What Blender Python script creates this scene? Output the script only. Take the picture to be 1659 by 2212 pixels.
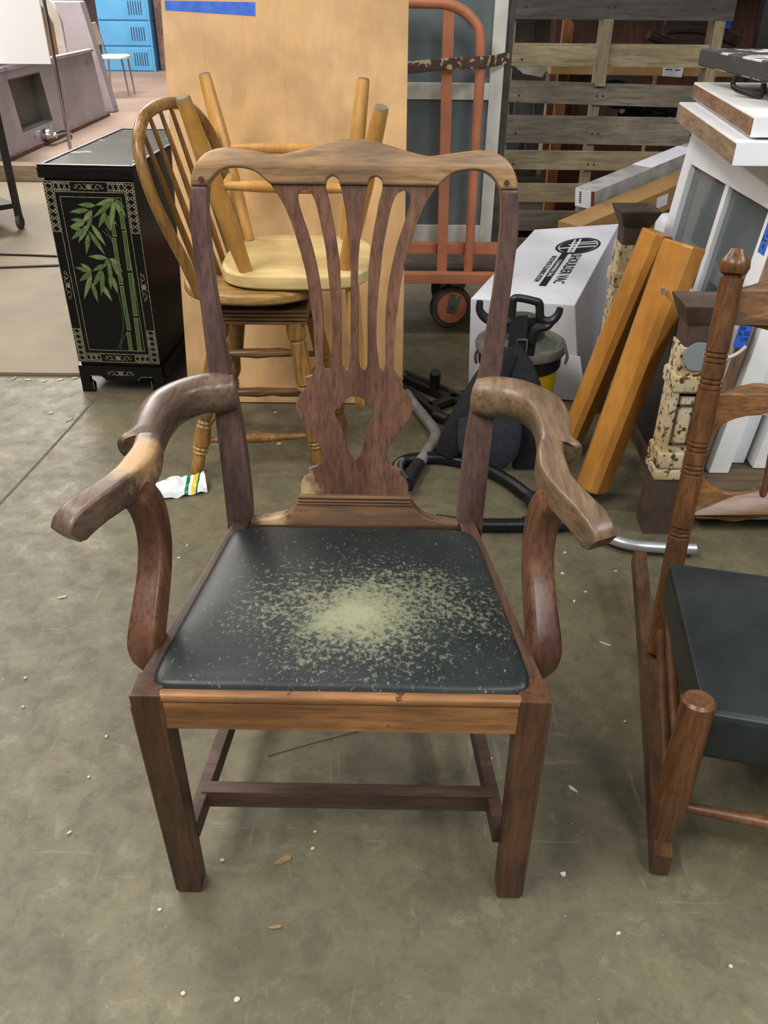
import bpy, bmesh, math, random
from mathutils import Vector, Matrix, noise as mnoise
random.seed(7)
PI = math.pi
for o in list(bpy.data.objects): bpy.data.objects.remove(o)
SC = bpy.context.scene
COL = SC.collection

# ------------------------------------------------------------------ camera
FPX, CXP, CYP = 1790.0, 829.5, 1106.0
PITCH, ROLL, CAMH = math.radians(32.4), 0.0095, 1.285
cam_d = bpy.data.cameras.new('camera'); cam = bpy.data.objects.new('camera', cam_d); COL.objects.link(cam)
cam.matrix_world = Matrix.Translation((0, 0, CAMH)) @ Matrix.Rotation(PI/2 - PITCH, 4, 'X') @ Matrix.Rotation(ROLL, 4, 'Z')
cam_d.sensor_fit = 'VERTICAL'; cam_d.sensor_height = 24.0; cam_d.lens = 24.0*FPX/2212.0
cam_d.clip_start = 0.02; cam_d.clip_end = 200
SC.camera = cam
# ------------------------------------------------------------------ light
W = bpy.data.worlds.new('world'); SC.world = W; W.use_nodes = True
bg = W.node_tree.nodes['Background']; bg.inputs[0].default_value = (0.93, 0.97, 1.0, 1); bg.inputs[1].default_value = 0.22
def lamp(name, loc, size, sy, power, col=(1, 1, 1), target=None):
    d = bpy.data.lights.new(name, 'AREA'); d.shape = 'RECTANGLE'; d.size = size; d.size_y = sy; d.energy = power; d.color = col
    o = bpy.data.objects.new(name, d); COL.objects.link(o); o.location = loc
    if target is not None: o.rotation_euler = (Vector(target)-Vector(loc)).to_track_quat('-Z', 'Y').to_euler()
    return o
lamp('ceiling_lamp_near', (-2.0, -0.3, 3.9), 1.2, 2.6, 160, (1, .97, .90))
lamp('ceiling_lamp_mid', (-2.2, 3.0, 4.4), 2.4, 0.5, 60, (1, .96, .90))
lamp('ceiling_lamp_right', (1.3, -1.7, 3.5), 0.6, 2.4, 88, (.95, .98, 1))
lamp('fill_light_stack', (2.5, 0.7, 3.1), 0.5, 1.6, 55, (.96, .98, 1))  # added fill light, brightens the white windows and doors of the stack
lamp('ceiling_lamp_left', (-4.3, 5.2, 3.7), 0.5, 2.4, 150, (1, .93, .86))
lamp('ceiling_lamp_far', (-4.0, 10.0, 4.6), 2.4, 3.0, 420, (1, .93, .86))
lamp('ceiling_lamp_farther', (-4.5, 14.5, 4.6), 2.4, 1.0, 260, (1, .95, .9))
VS = SC.view_settings
VS.view_transform = 'Standard'; VS.look = 'None'; VS.gamma = 1.0; VS.exposure = 0.35; VS.use_curve_mapping = False

# ------------------------------------------------------------------ measuring helpers (survey of the room from the camera station)
_s, _c = math.sin(PITCH), math.cos(PITCH)
def ray(px, py):
    u = (px-CXP)/FPX; v = (py-CYP)/FPX
    u0 = u*math.cos(ROLL)+v*math.sin(ROLL); v0 = -u*math.sin(ROLL)+v*math.cos(ROLL)
    return Vector((u0, _c-v0*_s, -(_s+v0*_c)))
def AY(px, py, Y):
    d = ray(px, py); return Vector((0, 0, CAMH)) + d*(Y/d.y)
def AZ(px, py, z):
    d = ray(px, py); return Vector((0, 0, CAMH)) + d*((z-CAMH)/d.z)

# ------------------------------------------------------------------ materials
def lin(c):
    r = []
    for v in c[:3]:
        v /= 255.0
        r.append(v/12.92 if v <= .04045 else ((v+.055)/1.055)**2.4)
    return (r[0], r[1], r[2], 1)
def newmat(name):
    m = bpy.data.materials.new(name); m.use_nodes = True
    nt = m.node_tree; b = nt.nodes['Principled BSDF']
    return m, nt, b
def N(nt, t, **kw):
    n = nt.nodes.new(t)
    for k, v in kw.items(): setattr(n, k, v)
    return n
def noise_node(nt, vec, scale, detail=6, rough=.6, dist=0):
    n = N(nt, 'ShaderNodeTexNoise'); n.inputs['Scale'].default_value = scale; n.inputs['Detail'].default_value = detail
    n.inputs['Roughness'].default_value = rough; n.inputs['Distortion'].default_value = dist
    nt.links.new(vec, n.inputs['Vector']); return n.outputs['Fac']
def coords(nt, scale=(1, 1, 1)):
    t = N(nt, 'ShaderNodeTexCoord'); mp = N(nt, 'ShaderNodeMapping'); mp.inputs['Scale'].default_value = scale
    nt.links.new(t.outputs['Object'], mp.inputs['Vector']); return mp.outputs['Vector']
def ramp(nt, fac, stops):
    r = N(nt, 'ShaderNodeValToRGB'); e = r.color_ramp.elements
    e[0].position, e[0].color = stops[0]; e[1].position, e[1].color = stops[-1]
    for p, c in stops[1:-1]:
        x = e.new(p); x.color = c
    nt.links.new(fac, r.inputs['Fac']); return r.outputs['Color']
def bw(nt, fac, lo, hi, inv=False):
    a, b = ((1, 1, 1, 1), (0, 0, 0, 1)) if inv else ((0, 0, 0, 1), (1, 1, 1, 1))
    return ramp(nt, fac, [(lo, a), (hi, b)])
def mix(nt, fac, a, b, mode='MIX'):
    m = N(nt, 'ShaderNodeMixRGB', blend_type=mode)
    for s, v in (('Fac', fac), ('Color1', a), ('Color2', b)):
        if isinstance(v, (int, float)): m.inputs[s].default_value = v
        elif isinstance(v, tuple): m.inputs[s].default_value = v
        else: nt.links.new(v, m.inputs[s])
    return m.outputs['Color']
def bump(nt, b, h, strength=.2, dist=.002):
    n = N(nt, 'ShaderNodeBump'); n.inputs['Strength'].default_value = strength; n.inputs['Distance'].default_value = dist
    nt.links.new(h, n.inputs['Height']); nt.links.new(n.outputs['Normal'], b.inputs['Normal'])
def plain(name, col, rough=.5, metal=0.0, col2=None, scale=12, spot=None, spot_scale=40, spot_at=.68, bumps=0, coat=0):
    m, nt, b = newmat(name); b.inputs['Roughness'].default_value = rough; b.inputs['Metallic'].default_value = metal
    b.inputs['Base Color'].default_value = lin(col)
    if coat: b.inputs['Coat Weight'].default_value = coat
    v = coords(nt); cur = None
    if col2:
        f = noise_node(nt, v, scale); cur = ramp(nt, f, [(.38, lin(col)), (.64, lin(col2))])
        if bumps: bump(nt, b, f, bumps)
    if spot:
        f = noise_node(nt, v, spot_scale, 8, .65); k = bw(nt, f, spot_at, spot_at+.04)
        cur = mix(nt, k, cur if cur else lin(col), lin(spot))
    if cur: nt.links.new(cur, b.inputs['Base Color'])
    return m
def wood(name, dark, light, axis='x', scale=9, rough=.42, spot=None, spot_at=.7, stretch=.09, patch=None, patch_c=None, patch_r=.08, contrast=(.36, .64), bumpy=.12, grain=.6):
    m, nt, b = newmat(name)
    sc = {'x': (stretch, 1, 1), 'y': (1, stretch, 1), 'z': (1, 1, stretch)}[axis]
    v = coords(nt, sc); v1 = coords(nt)
    f1 = noise_node(nt, v, scale, 5, .6, .6); f2 = noise_node(nt, v, scale*9, 4, .7)
    f3 = noise_node(nt, v1, 5, 3)
    c = ramp(nt, f1, [(contrast[0], lin(dark)), (contrast[1], lin(light))])
    c = mix(nt, bw(nt, f2, .42, .66), c, mix(nt, grain, c, lin([x*.5 for x in dark])))
    c = mix(nt, bw(nt, f3, .42, .62), c, mix(nt, .4, c, lin([x*.72 for x in dark])))
    if patch:
        g = N(nt, 'ShaderNodeVectorMath', operation='DISTANCE'); g.inputs[1].default_value = patch
        nt.links.new(v1, g.inputs[0])
        fn = noise_node(nt, v1, 28, 6, .7)
        a = N(nt, 'ShaderNodeMath', operation='MULTIPLY_ADD'); nt.links.new(fn, a.inputs[0]); a.inputs[1].default_value = .10
        nt.links.new(g.outputs['Value'], a.inputs[2])
        k = bw(nt, a.outputs[0], patch_r+.03, patch_r+.06, inv=True)
        c = mix(nt, k, c, mix(nt, bw(nt, f1, .35, .65), lin(patch_c), lin([x*.85 for x in patch_c])))
    if spot:
        f = noise_node(nt, v1, 55, 8, .6); c = mix(nt, bw(nt, f, spot_at, spot_at+.03), c, lin(spot))
    nt.links.new(c, b.inputs['Base Color'])
    r = ramp(nt, f3, [(.3, (rough-.07,)*3+(1,)), (.7, (rough+.1,)*3+(1,))]); nt.links.new(r, b.inputs['Roughness'])
    b.inputs['Specular IOR Level'].default_value = .42
    bump(nt, b, f2, bumpy, .001)
    return m
def glassy(name, col, rough=.06, alpha=.55):
    m, nt, b = newmat(name)
    b.inputs['Base Color'].default_value = lin(col); b.inputs['Roughness'].default_value = rough
    b.inputs['Alpha'].default_value = alpha; b.inputs['Specular IOR Level'].default_value = .6
    return m

# ------------------------------------------------------------------ object helpers
ROOTM = {}
def setp(o, label=None, cat=None, group=None, kind=None):
    if label: o['label'] = label
    if cat: o['category'] = cat
    if group: o['group'] = group
    if kind: o['kind'] = kind
    return o
def thing(name, label, cat, loc=(0, 0, 0), rotz=0.0, group=None):
    o = bpy.data.objects.new(name, None); COL.objects.link(o); o.empty_display_size = .05
    o.location = loc; o.rotation_euler = (0, 0, rotz)
    ROOTM[o.name] = Matrix.Translation(loc) @ Matrix.Rotation(rotz, 4, 'Z')
    return setp(o, label, cat, group)
def obj(name, bm, mat, parent=None, local=False, smooth=None, sharp=35):
    """bm in world metres (or in the thing's own frame when local=True)"""
    bmesh.ops.recalc_face_normals(bm, faces=bm.faces)
    me = bpy.data.meshes.new(name)
    loc = None
    if parent is not None:
        root = parent
        while root.parent is not None: root = root.parent
        if not local and root.name in ROOTM: bm.transform(ROOTM[root.name].inverted())
        elif not local: bm.transform(Matrix.Translation(-root.location))
    else:
        if len(bm.verts):
            xs = [v.co.x for v in bm.verts]; ys = [v.co.y for v in bm.verts]; zs = [v.co.z for v in bm.verts]
            loc = Vector(((min(xs)+max(xs))/2, (min(ys)+max(ys))/2, min(zs))); bm.transform(Matrix.Translation(-loc))
    bm.to_mesh(me); bm.free()
    o = bpy.data.objects.new(name, me); COL.objects.link(o)
    if loc is not None: o.location = loc
    mats = mat if isinstance(mat, (list, tuple)) else [mat]
    for m_ in mats: me.materials.append(m_)
    if smooth is not False:
        me.polygons.foreach_set('use_smooth', [True]*len(me.polygons))
        try: me.set_sharp_from_angle(angle=math.radians(sharp))
        except Exception: pass
        wn = o.modifiers.new('weighted_normals', 'WEIGHTED_NORMAL'); wn.keep_sharp = True; wn.weight = 60
    if parent is not None: o.parent = parent
    return o
def solo(name, bm, mat, label, cat, group=None, **k):
    return setp(obj(name, bm, mat, **k), label, cat, group)
def struct(name, bm, mat, label=None):
    o = obj(name, bm, mat); setp(o, label or name.replace('_', ' '), None, None, 'structure'); return o

def box(bm, x0, x1, y0, y1, z0, z1, bev=0.0, M=None, seg=2):
    t = bmesh.new()
    bmesh.ops.create_cube(t, size=1, matrix=Matrix.Translation(((x0+x1)/2, (y0+y1)/2, (z0+z1)/2)) @ Matrix.Diagonal((abs(x1-x0), abs(y1-y0), abs(z1-z0), 1)))
    if bev: bmesh.ops.bevel(t, geom=t.edges[:], offset=bev, segments=seg, affect='EDGES', profile=.5)
    if M is not None: t.transform(M)
    add(bm, t); return bm
def add(bm, t):
    me = bpy.data.meshes.new('tmp'); t.to_mesh(me); t.free(); bm.from_mesh(me); bpy.data.meshes.remove(me)
def B(*a, **k):
    bm = bmesh.new(); box(bm, *a, **k); return bm
def hexa(bm, bot, top, bev=0):
    """8-corner solid from two quads"""
    t = bmesh.new()
    vs = [t.verts.new(p) for p in bot]+[t.verts.new(p) for p in top]
    t.faces.new(vs[0:4][::-1]); t.faces.new(vs[4:8])
    for i in range(4): t.faces.new((vs[i], vs[(i+1) % 4], vs[4+(i+1) % 4], vs[4+i]))
    bmesh.ops.recalc_face_normals(t, faces=t.faces)
    if bev: bmesh.ops.bevel(t, geom=t.edges[:], offset=bev, segments=2, affect='EDGES', profile=.5)
    add(bm, t); return bm
def HX(bot, top, bev=0): return hexa(bmesh.new(), bot, top, bev)
def beam(p0, p1, w, h, bev=.002, roll=0.0, up=(0, 0, 1)):
    """square bar between two points"""
    p0, p1 = Vector(p0), Vector(p1); d = (p1-p0); L = d.length; d.normalize()
    u = Vector(up)
    if abs(d.dot(u)) > .97: u = Vector((0, 1, 0))
    r = d.cross(u).normalized(); u = r.cross(d).normalized()
    M = Matrix((( r.x, d.x, u.x, p0.x), (r.y, d.y, u.y, p0.y), (r.z, d.z, u.z, p0.z), (0, 0, 0, 1))) @ Matrix.Rotation(roll, 4, 'Y')
    return B(-w/2, w/2, 0, L, -h/2, h/2, bev=bev, M=M)
def catmull(P, n=5, closed=False):
    P = [Vector(p) for p in P]; out = []; m = len(P)
    rng = range(m if closed else m-1)
    for i in rng:
        p1, p2 = P[i], P[(i+1) % m]
        p0 = P[i-1] if (closed or i > 0) else p1*2-p2
        p3 = P[(i+2) % m] if (closed or i+2 < m) else p2*2-p1
        for k in range(n):
            t = k/n
            out.append(.5*((2*p1)+(p2-p0)*t+(2*p0-5*p1+4*p2-p3)*t*t+(3*p1-p0-3*p2+p3)*t**3))
    if not closed: out.append(P[-1])
    return out
def ringloft(bm, rings, caps=True):
    n = len(rings[0]); vr = [[bm.verts.new(p) for p in r] for r in rings]
    for a, b in zip(vr, vr[1:]):
        for i in range(n): bm.faces.new((a[i], a[(i+1) % n], b[(i+1) % n], b[i]))
    if caps:
        bm.faces.new(vr[0][::-1]); bm.faces.new(vr[-1])
    return bm
def frames(P, up=(0, 0, 1)):
    T = []
    for i in range(len(P)):
        a = P[max(i-1, 0)]; b = P[min(i+1, len(P)-1)]; T.append((b-a).normalized())
    u = Vector(up)
    if abs(T[0].dot(u)) > .95: u = Vector((0, 1, 0)) if abs(T[0].y) < .9 else Vector((1, 0, 0))
    F = []; r = T[0].cross(u).normalized()
    for t in T:
        r = (r - t*r.dot(t)).normalized(); F.append((t, r, r.cross(t).normalized()))
    return F
def tube(P, r, n=12, smooth=0, caps=True, bm=None):
    P = [Vector(p) for p in P]; m0 = len(P)
    if smooth:
        rr = r if isinstance(r, (list, tuple)) else [r]*m0
        Q = catmull([Vector((p.x, p.y, p.z)) for p in P], smooth)
        R = []
        for i in range(len(Q)):
            f = i/smooth; k = min(int(f), m0-2); R.append(rr[k]+(rr[k+1]-rr[k])*(f-k))
        P, r = Q, R
    if not isinstance(r, (list, tuple)): r = [r]*len(P)
    bm = bm or bmesh.new()
    rings = [[p+(rt*math.cos(2*PI*k/n)+u*math.sin(2*PI*k/n))*rad for k in range(n)] for p, (t, rt, u), rad in zip(P, frames(P), r)]
    return ringloft(bm, rings, caps)
def turned(p0, p1, prof, n=16, bm=None):
    """turned (lathe) member, prof = [(fraction, radius)...]"""
    p0, p1 = Vector(p0), Vector(p1); d = p1-p0; t = d.normalized()
    u = Vector((0, 0, 1)) if abs(t.z) < .9 else Vector((0, 1, 0))
    r = t.cross(u).normalized(); u = r.cross(t)
    bm = bm or bmesh.new()
    rings = [[p0+d*f+(r*math.cos(2*PI*k/n)+u*math.sin(2*PI*k/n))*rad for k in range(n)] for f, rad in prof]
    return ringloft(bm, rings)
def sect(c, r, u, wl, wr, hu, hd, e=2.6, n=20):
    out = []
    for k in range(n):
        a = 2*PI*k/n; ca, sa = math.cos(a), math.sin(a)
        x = math.copysign(abs(ca)**(2/e), ca); y = math.copysign(abs(sa)**(2/e), sa)
        out.append(c+r*(x*(wr if x > 0 else wl))+u*(y*(hu if y > 0 else hd)))
    return out
def poly(outline, holes=(), thick=.01, bev=.002, mapf=None):
    """outline in 2-D cut from a board; front face at w=0, back at -thick; mapf(x, y, w) -> point"""
    cu = bpy.data.curves.new('cut', 'CURVE'); cu.dimensions = '2D'; cu.fill_mode = 'BOTH'
    for pts in [outline]+list(holes):
        s = cu.splines.new('POLY'); s.points.add(len(pts)-1); s.use_cyclic_u = True
        for q, p in zip(s.points, pts): q.co = (p[0], p[1], 0, 1)
    cu.extrude = max(thick/2-bev, 0); cu.bevel_depth = bev; cu.bevel_resolution = 1; cu.offset = -bev
    o = bpy.data.objects.new('cut', cu); COL.objects.link(o)
    dg = bpy.context.evaluated_depsgraph_get(); me = bpy.data.meshes.new_from_object(o.evaluated_get(dg))
    bpy.data.objects.remove(o); bpy.data.curves.remove(cu)
    bm = bmesh.new(); bm.from_mesh(me); bpy.data.meshes.remove(me)
    bmesh.ops.remove_doubles(bm, verts=bm.verts, dist=1e-5)
    for v in bm.verts:
        w = v.co.z-thick/2
        v.co = mapf(v.co.x, v.co.y, w) if mapf else Vector((v.co.x, v.co.y, w))
    return bm
def text(s, size, thick=.0006, mapf=None, align='CENTER', squeeze=1.0):
    cu = bpy.data.curves.new('lettering', 'FONT'); cu.body = s; cu.size = size; cu.extrude = thick; cu.align_x = align; cu.align_y = 'CENTER'; cu.resolution_u = 2
    o = bpy.data.objects.new('lettering', cu); COL.objects.link(o)
    dg = bpy.context.evaluated_depsgraph_get(); me = bpy.data.meshes.new_from_object(o.evaluated_get(dg))
    bpy.data.objects.remove(o); bpy.data.curves.remove(cu)
    bm = bmesh.new(); bm.from_mesh(me); bpy.data.meshes.remove(me)
    for v in bm.verts:
        p = (v.co.x*squeeze, v.co.y, v.co.z+thick)
        v.co = mapf(*p) if mapf else Vector(p)
    return bm
def copy_tree(o, parent=None):
    c = o.copy(); COL.objects.link(c); c.parent = parent
    for ch in [x for x in o.children]: copy_tree(ch, c)
    return c
def mirror_bm(bm):
    bm.transform(Matrix.Diagonal((-1, 1, 1, 1))); return bm

# ------------------------------------------------------------------ materials in use
def floor_mat():
    m, nt, b = newmat('concrete')
    v = coords(nt)
    f1 = noise_node(nt, v, 1.3, 4, .55); f2 = noise_node(nt, v, 16, 10, .74, .3); f3 = noise_node(nt, v, 60, 8, .75); f4 = noise_node(nt, v, 5, 9, .72, .6)
    c = ramp(nt, f4, [(.32, lin((84, 77, 58))), (.50, lin((99, 92, 69))), (.68, lin((112, 103, 78)))])
    c = mix(nt, bw(nt, f1, .36, .64), c, mix(nt, .30, c, lin((84, 82, 70))))
    c = mix(nt, bw(nt, f2, .50, .60), c, mix(nt, .38, c, lin((64, 58, 45))))
    c = mix(nt, bw(nt, f2, .36, .44, inv=True), c, mix(nt, .28, c, lin((140, 131, 104))))
    c = mix(nt, bw(nt, f3, .54, .66), c, mix(nt, .32, c, lin((60, 55, 44))))
    # pale scuffs: short wandering scratches
    for sc_, rot_ in (((1, 7, 1), .7), ((7, 1, 1), .35)):
        t = N(nt, 'ShaderNodeTexCoord'); mp = N(nt, 'ShaderNodeMapping'); mp.inputs['Scale'].default_value = sc_; mp.inputs['Rotation'].default_value = (0, 0, rot_)
        nt.links.new(t.outputs['Object'], mp.inputs['Vector'])
        k = bw(nt, noise_node(nt, mp.outputs['Vector'], 7, 5, .62, 1.0), .64, .70)
        c = mix(nt, mix(nt, 1.0, k, (.30, .30, .30, 1), 'MULTIPLY'), c, lin((136, 128, 104)))
    f5 = noise_node(nt, v, 120, 3, .5); c = mix(nt, bw(nt, f5, .74, .78), c, lin((175, 168, 146)))
    nt.links.new(c, b.inputs['Base Color'])
    nt.links.new(ramp(nt, f2, [(.3, (.42,)*3+(1,)), (.7, (.62,)*3+(1,))]), b.inputs['Roughness'])
    bump(nt, b, f3, .1, .001)
    return m
m_floor = floor_mat()
m_floor_back = plain('dusty_floor', (140, 118, 102), .65, 0, (124, 103, 89), 1.2, spot=(156, 136, 122), spot_scale=9, spot_at=.66)
m_wall = plain('far_wall', (96, 84, 76), .8, 0, (74, 62, 56), 1.5)
m_ply = plain('floor_board_ply', (132, 118, 95), .65, 0, (116, 103, 82), 2.2, spot=(120, 104, 82), spot_scale=14, spot_at=.66)
m_crack = plain('crack_dirt', (74, 66, 52), .9, 0, (92, 82, 64), 30)

# =================================================================== STRUCTURE
struct('floor', B(-12, 8, -4, 6.9, -.1, 0), m_floor, 'stained olive grey concrete floor')
struct('floor_back', B(-12, 8, 6.9, 21, -.1, 0), m_floor_back, 'dusty pinkish tan floor beyond the timber kerb')
struct('wall_back', B(-12, 8, 19.5, 19.7, 0, 5), m_wall, 'dim brown far wall of the warehouse')
struct('wall_left', B(-11.9, -11.7, -4, 19.5, 0, 5), m_wall, 'dim brown left wall of the warehouse')
struct('wall_right', B(6.6, 6.8, -4, 19.5, 0, 5), m_wall, 'dim brown right wall of the warehouse')
# saw-cut joint in the slab
jb = bmesh.new()
pts = [AZ(208, 858, .0008), AZ(160, 914, .0008), AZ(100, 980, .0008), AZ(40, 1045, .0008), AZ(-60, 1150, .0008)]
for a, b_ in zip(pts, pts[1:]):
    d = (b_-a).normalized(); n_ = Vector((-d.y, d.x, 0))*.0045
    q = [jb.verts.new(p) for p in (a-n_, b_-n_, b_+n_, a+n_)]; jb.faces.new(q)
struct('trim_1', jb, m_crack, 'dark dirt-filled control joint cut across the slab')

# =================================================================== ARMCHAIR
w_back = wood('mahogany_back', (80, 57, 52), (110, 82, 73), 'z', 14, .40, spot=(176, 142, 116), spot_at=.73)
w_splat = wood('mahogany_splat', (88, 58, 47), (122, 86, 67), 'z', 16, .40, spot=(176, 144, 114), spot_at=.71, patch=(-.098, .462, .515), patch_c=(188, 160, 118), patch_r=.030)
w_crest = wood('mahogany_crest', (114, 86, 60), (170, 134, 94), 'x', 12, .36)
w_armL = wood('mahogany_arm_dark', (76, 59, 50), (110, 87, 72), 'y', 12, .34, patch=(-.312, .235, .71), patch_c=(176, 140, 98), patch_r=.055, spot=(170, 140, 116), spot_at=.74)
w_armR = wood('mahogany_arm_worn', (98, 77, 58), (136, 110, 84), 'y', 12, .36, spot=(176, 150, 122), spot_at=.73)
w_supp = wood('mahogany_support', (74, 47, 34), (114, 76, 55), 'z', 14, .32)
w_rail = wood('mahogany_rail', (122, 81, 47), (176, 124, 77), 'x', 10, .36, spot=(84, 54, 36), spot_at=.65)
w_leg = wood('mahogany_leg', (58, 38, 27), (96, 63, 42), 'z', 12, .34, spot=(140, 100, 72), spot_at=.75)
w_str = wood('mahogany_stretcher', (60, 44, 35), (90, 67, 53), 'x', 12, .45)
w_shoe = wood('mahogany_shoe', (108, 80, 58), (148, 114, 82), 'x', 12, .34, patch=(-.150, .440, .475), patch_c=(190, 160, 118), patch_r=.032)
m_peg = plain('peg_dark', (58, 36, 28), .5)
def leather_mat(name, wear_centre=None):
    m, nt, b = newmat(name); v = coords(nt)
    f1 = noise_node(nt, v, 7, 4); f2 = noise_node(nt, v, 130, 10, .74); f3 = noise_node(nt, v, 95, 10, .78, .4)
    c = ramp(nt, f1, [(.35, lin((24, 29, 30))), (.65, lin((38, 43, 43)))])
    if wear_centre is not None:
        mp = N(nt, 'ShaderNodeMapping'); t = N(nt, 'ShaderNodeTexCoord'); nt.links.new(t.outputs['Object'], mp.inputs['Vector'])
        mp.inputs['Scale'].default_value = (.82, 1.28, 0)
        g = N(nt, 'ShaderNodeVectorMath', operation='DISTANCE'); nt.links.new(mp.outputs[0], g.inputs[0]); g.inputs[1].default_value = (wear_centre[0]*.82, wear_centre[1]*1.28, 0)
        wp = N(nt, 'ShaderNodeMath', operation='MULTIPLY_ADD'); nt.links.new(noise_node(nt, v, 6.5, 3, .5), wp.inputs[0]); wp.inputs[1].default_value = .22
        w2 = N(nt, 'ShaderNodeMath', operation='ADD'); nt.links.new(g.outputs['Value'], w2.inputs[0]); w2.inputs[1].default_value = -.11
        nt.links.new(w2.outputs[0], wp.inputs[2]); dist = wp.outputs[0]
        # wear = coarse blotch + fine scratch, fading with distance from the sitting spot
        def wear(nf, k, r0, r1):
            mu = N(nt, 'ShaderNodeMath', operation='MULTIPLY_ADD'); nt.links.new(nf, mu.inputs[0]); mu.inputs[1].default_value = k; nt.links.new(dist, mu.inputs[2])
            ad = N(nt, 'ShaderNodeMath', operation='ADD'); nt.links.new(mu.outputs[0], ad.inputs[0]); ad.inputs[1].default_value = .5
            return bw(nt, ad.outputs[0], r0+.5, r1+.5, inv=True)
        fb = noise_node(nt, v, 11, 5, .6)
        soft = wear(fb, -.36, -.165, -.09)
        core = wear(fb, -.30, -.150, -.115)
        coarse = wear(f3, -.55, -.255, -.185)
        fine = wear(f2, -.80, -.345, -.27)
        broken = bw(nt, noise_node(nt, v, 120, 8, .7), .42, .58)
        specks = bw(nt, noise_node(nt, coords(nt, (1.6, .8, 1)), 110, 6, .7), .625, .67)
        streak = bw(nt, noise_node(nt, coords(nt, (3.2, .7, 1)), 40, 6, .7), .66, .72)
        c = mix(nt, mix(nt, 1, soft, (.52, .52, .52, 1), 'MULTIPLY'), c, lin((108, 110, 88)))
        c = mix(nt, mix(nt, 1, core, (.45, .45, .45, 1), 'MULTIPLY'), c, lin((140, 140, 108)))
        c = mix(nt, mix(nt, .8, mix(nt, 1, coarse, (.52, .52, .52, 1), 'MULTIPLY'), broken, 'MULTIPLY'), c, lin((142, 143, 112)))
        c = mix(nt, mix(nt, 1, fine, (.48, .48, .48, 1), 'MULTIPLY'), c, lin((146, 147, 118)))
        c = mix(nt, mix(nt, 1, specks, (.7, .7, .7, 1), 'MULTIPLY'), c, lin((128, 134, 124)))
        c = mix(nt, mix(nt, 1, streak, (.30, .30, .30, 1), 'MULTIPLY'), c, lin((120, 126, 116)))
    else:
        sp = bw(nt, noise_node(nt, coords(nt, (1.5, 1, 1)), 120, 7, .72), .66, .70)
        sp = mix(nt, 1, sp, bw(nt, noise_node(nt, v, 6, 3), .46, .6), 'MULTIPLY')
        c = mix(nt, mix(nt, 1, sp, (.5, .5, .5, 1), 'MULTIPLY'), c, lin((112, 118, 108)))
    nt.links.new(c, b.inputs['Base Color']); b.inputs['Roughness'].default_value = .40; b.inputs['Specular IOR Level'].default_value = .38
    bump(nt, b, mix(nt, .5, f2, f1), .12, .002)
    return m
m_leather = leather_mat('worn_leather', (0.02, .165, 0))
m_leather2 = leather_mat('plain_leather')

chair = thing('armchair', 'dark mahogany armchair with pierced splat back and worn black leather seat', 'armchair', (-.058, .82, 0), -.01)
LEAN = math.radians(11)
def backp(x, t, w=0.0):
    return Vector((x, .45+t*math.sin(LEAN)-w*math.cos(LEAN), .46+t*math.cos(LEAN)+w*math.sin(LEAN)))
mm = lambda L: [(a/1000., b_/1000.) for a, b_ in L]
mir = lambda L: [(-a, b_) for a, b_ in reversed(L)]
def smooth2(L, n=3): return [(p.x, p.y) for p in catmull([Vector((a, b_, 0)) for a, b_ in L], n)]
ctop = smooth2(mm([(-258, 566), (-257, 580), (-250, 596), (-238, 611), (-222, 619), (-202, 623), (-183, 622), (-159, 619), (-131, 615), (-115, 614), (-95, 618), (-71, 624), (-46, 631), (-17, 637), (0, 638)]))
arch = smooth2(mm([(-132, 570), (-142, 578), (-153, 587), (-168, 592), (-188, 594), (-204, 591.5), (-216, 585), (-225, 576), (-232, 566)]))
notch = smooth2(mm([(-22, 570), (-25, 578), (-34, 583), (-43, 578), (-45, 570)]))
low_l = notch + arch          # from centre outwards
crest = ctop + mir(ctop)[1:] + mir(low_l) + low_l
crest = [crest[0]]+[p for i, p in enumerate(crest[1:]) if (p[0]-crest[i][0])**2+(p[1]-crest[i][1])**2 > 1e-9]
obj('crest_rail', poly(crest, (), .030, .004, lambda x, y, w: backp(x, y, w+.0012-(.010*max(0, (y-.60)/.04) if y > .60 else 0))), w_crest, chair, local=True, sharp=50)
so = smooth2(mm([(-258, 566), (-262, 546), (-264, 508), (-263, 482), (-260, 438), (-258, 407), (-255, 356), (-252, 299), (-250, 272), (-245, 212), (-238, 83), (-234, -13)]))
si = smooth2(mm([(-188, -13), (-189, 64), (-197, 162), (-206, 232), (-214, 273), (-218, 300), (-223, 346), (-228, 387), (-232, 433), (-234, 472), (-236, 509), (-235, 540), (-232, 566)]))
for sgn in (-1, 1):
    bm = poly(so+si, (), .030, .003, lambda x, y, w: backp(x, y, w))
    # rear leg below the seat
    xo = -.212
    hexa(bm, [(xo-.02, .50, 0), (xo+.02, .50, 0), (xo+.02, .54, 0), (xo-.02, .54, 0)], [(-.234, .447, .45), (-.188, .447, .45), (-.188, .478, .45), (-.234, .478, .45)], .002)
    if sgn > 0: mirror_bm(bm)
    obj('back_post', bm, w_back, chair, local=True)
    p = backp(-.240*(-sgn), .576, .0045)
    obj('peg', turned(p, p+Vector((0, -.0025, .0005)), [(0, .0045), (1, .004)], 12), m_peg, chair, local=True)
slot2 = smooth2(mm([(-45, 570), (-44, 560), (-40, 548), (-36, 526), (-31, 499), (-27, 474), (-24, 448), (-23, 425), (-22, 395), (-22, 343), (-22, 288), (-19.5, 279), (-15, 276), (-10, 279), (-8, 288), (-7, 322), (-7, 364), (-6, 405), (-6, 445), (-8, 474), (-11, 503), (-14, 532), (-19, 559), (-22, 570)]), 2)
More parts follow.
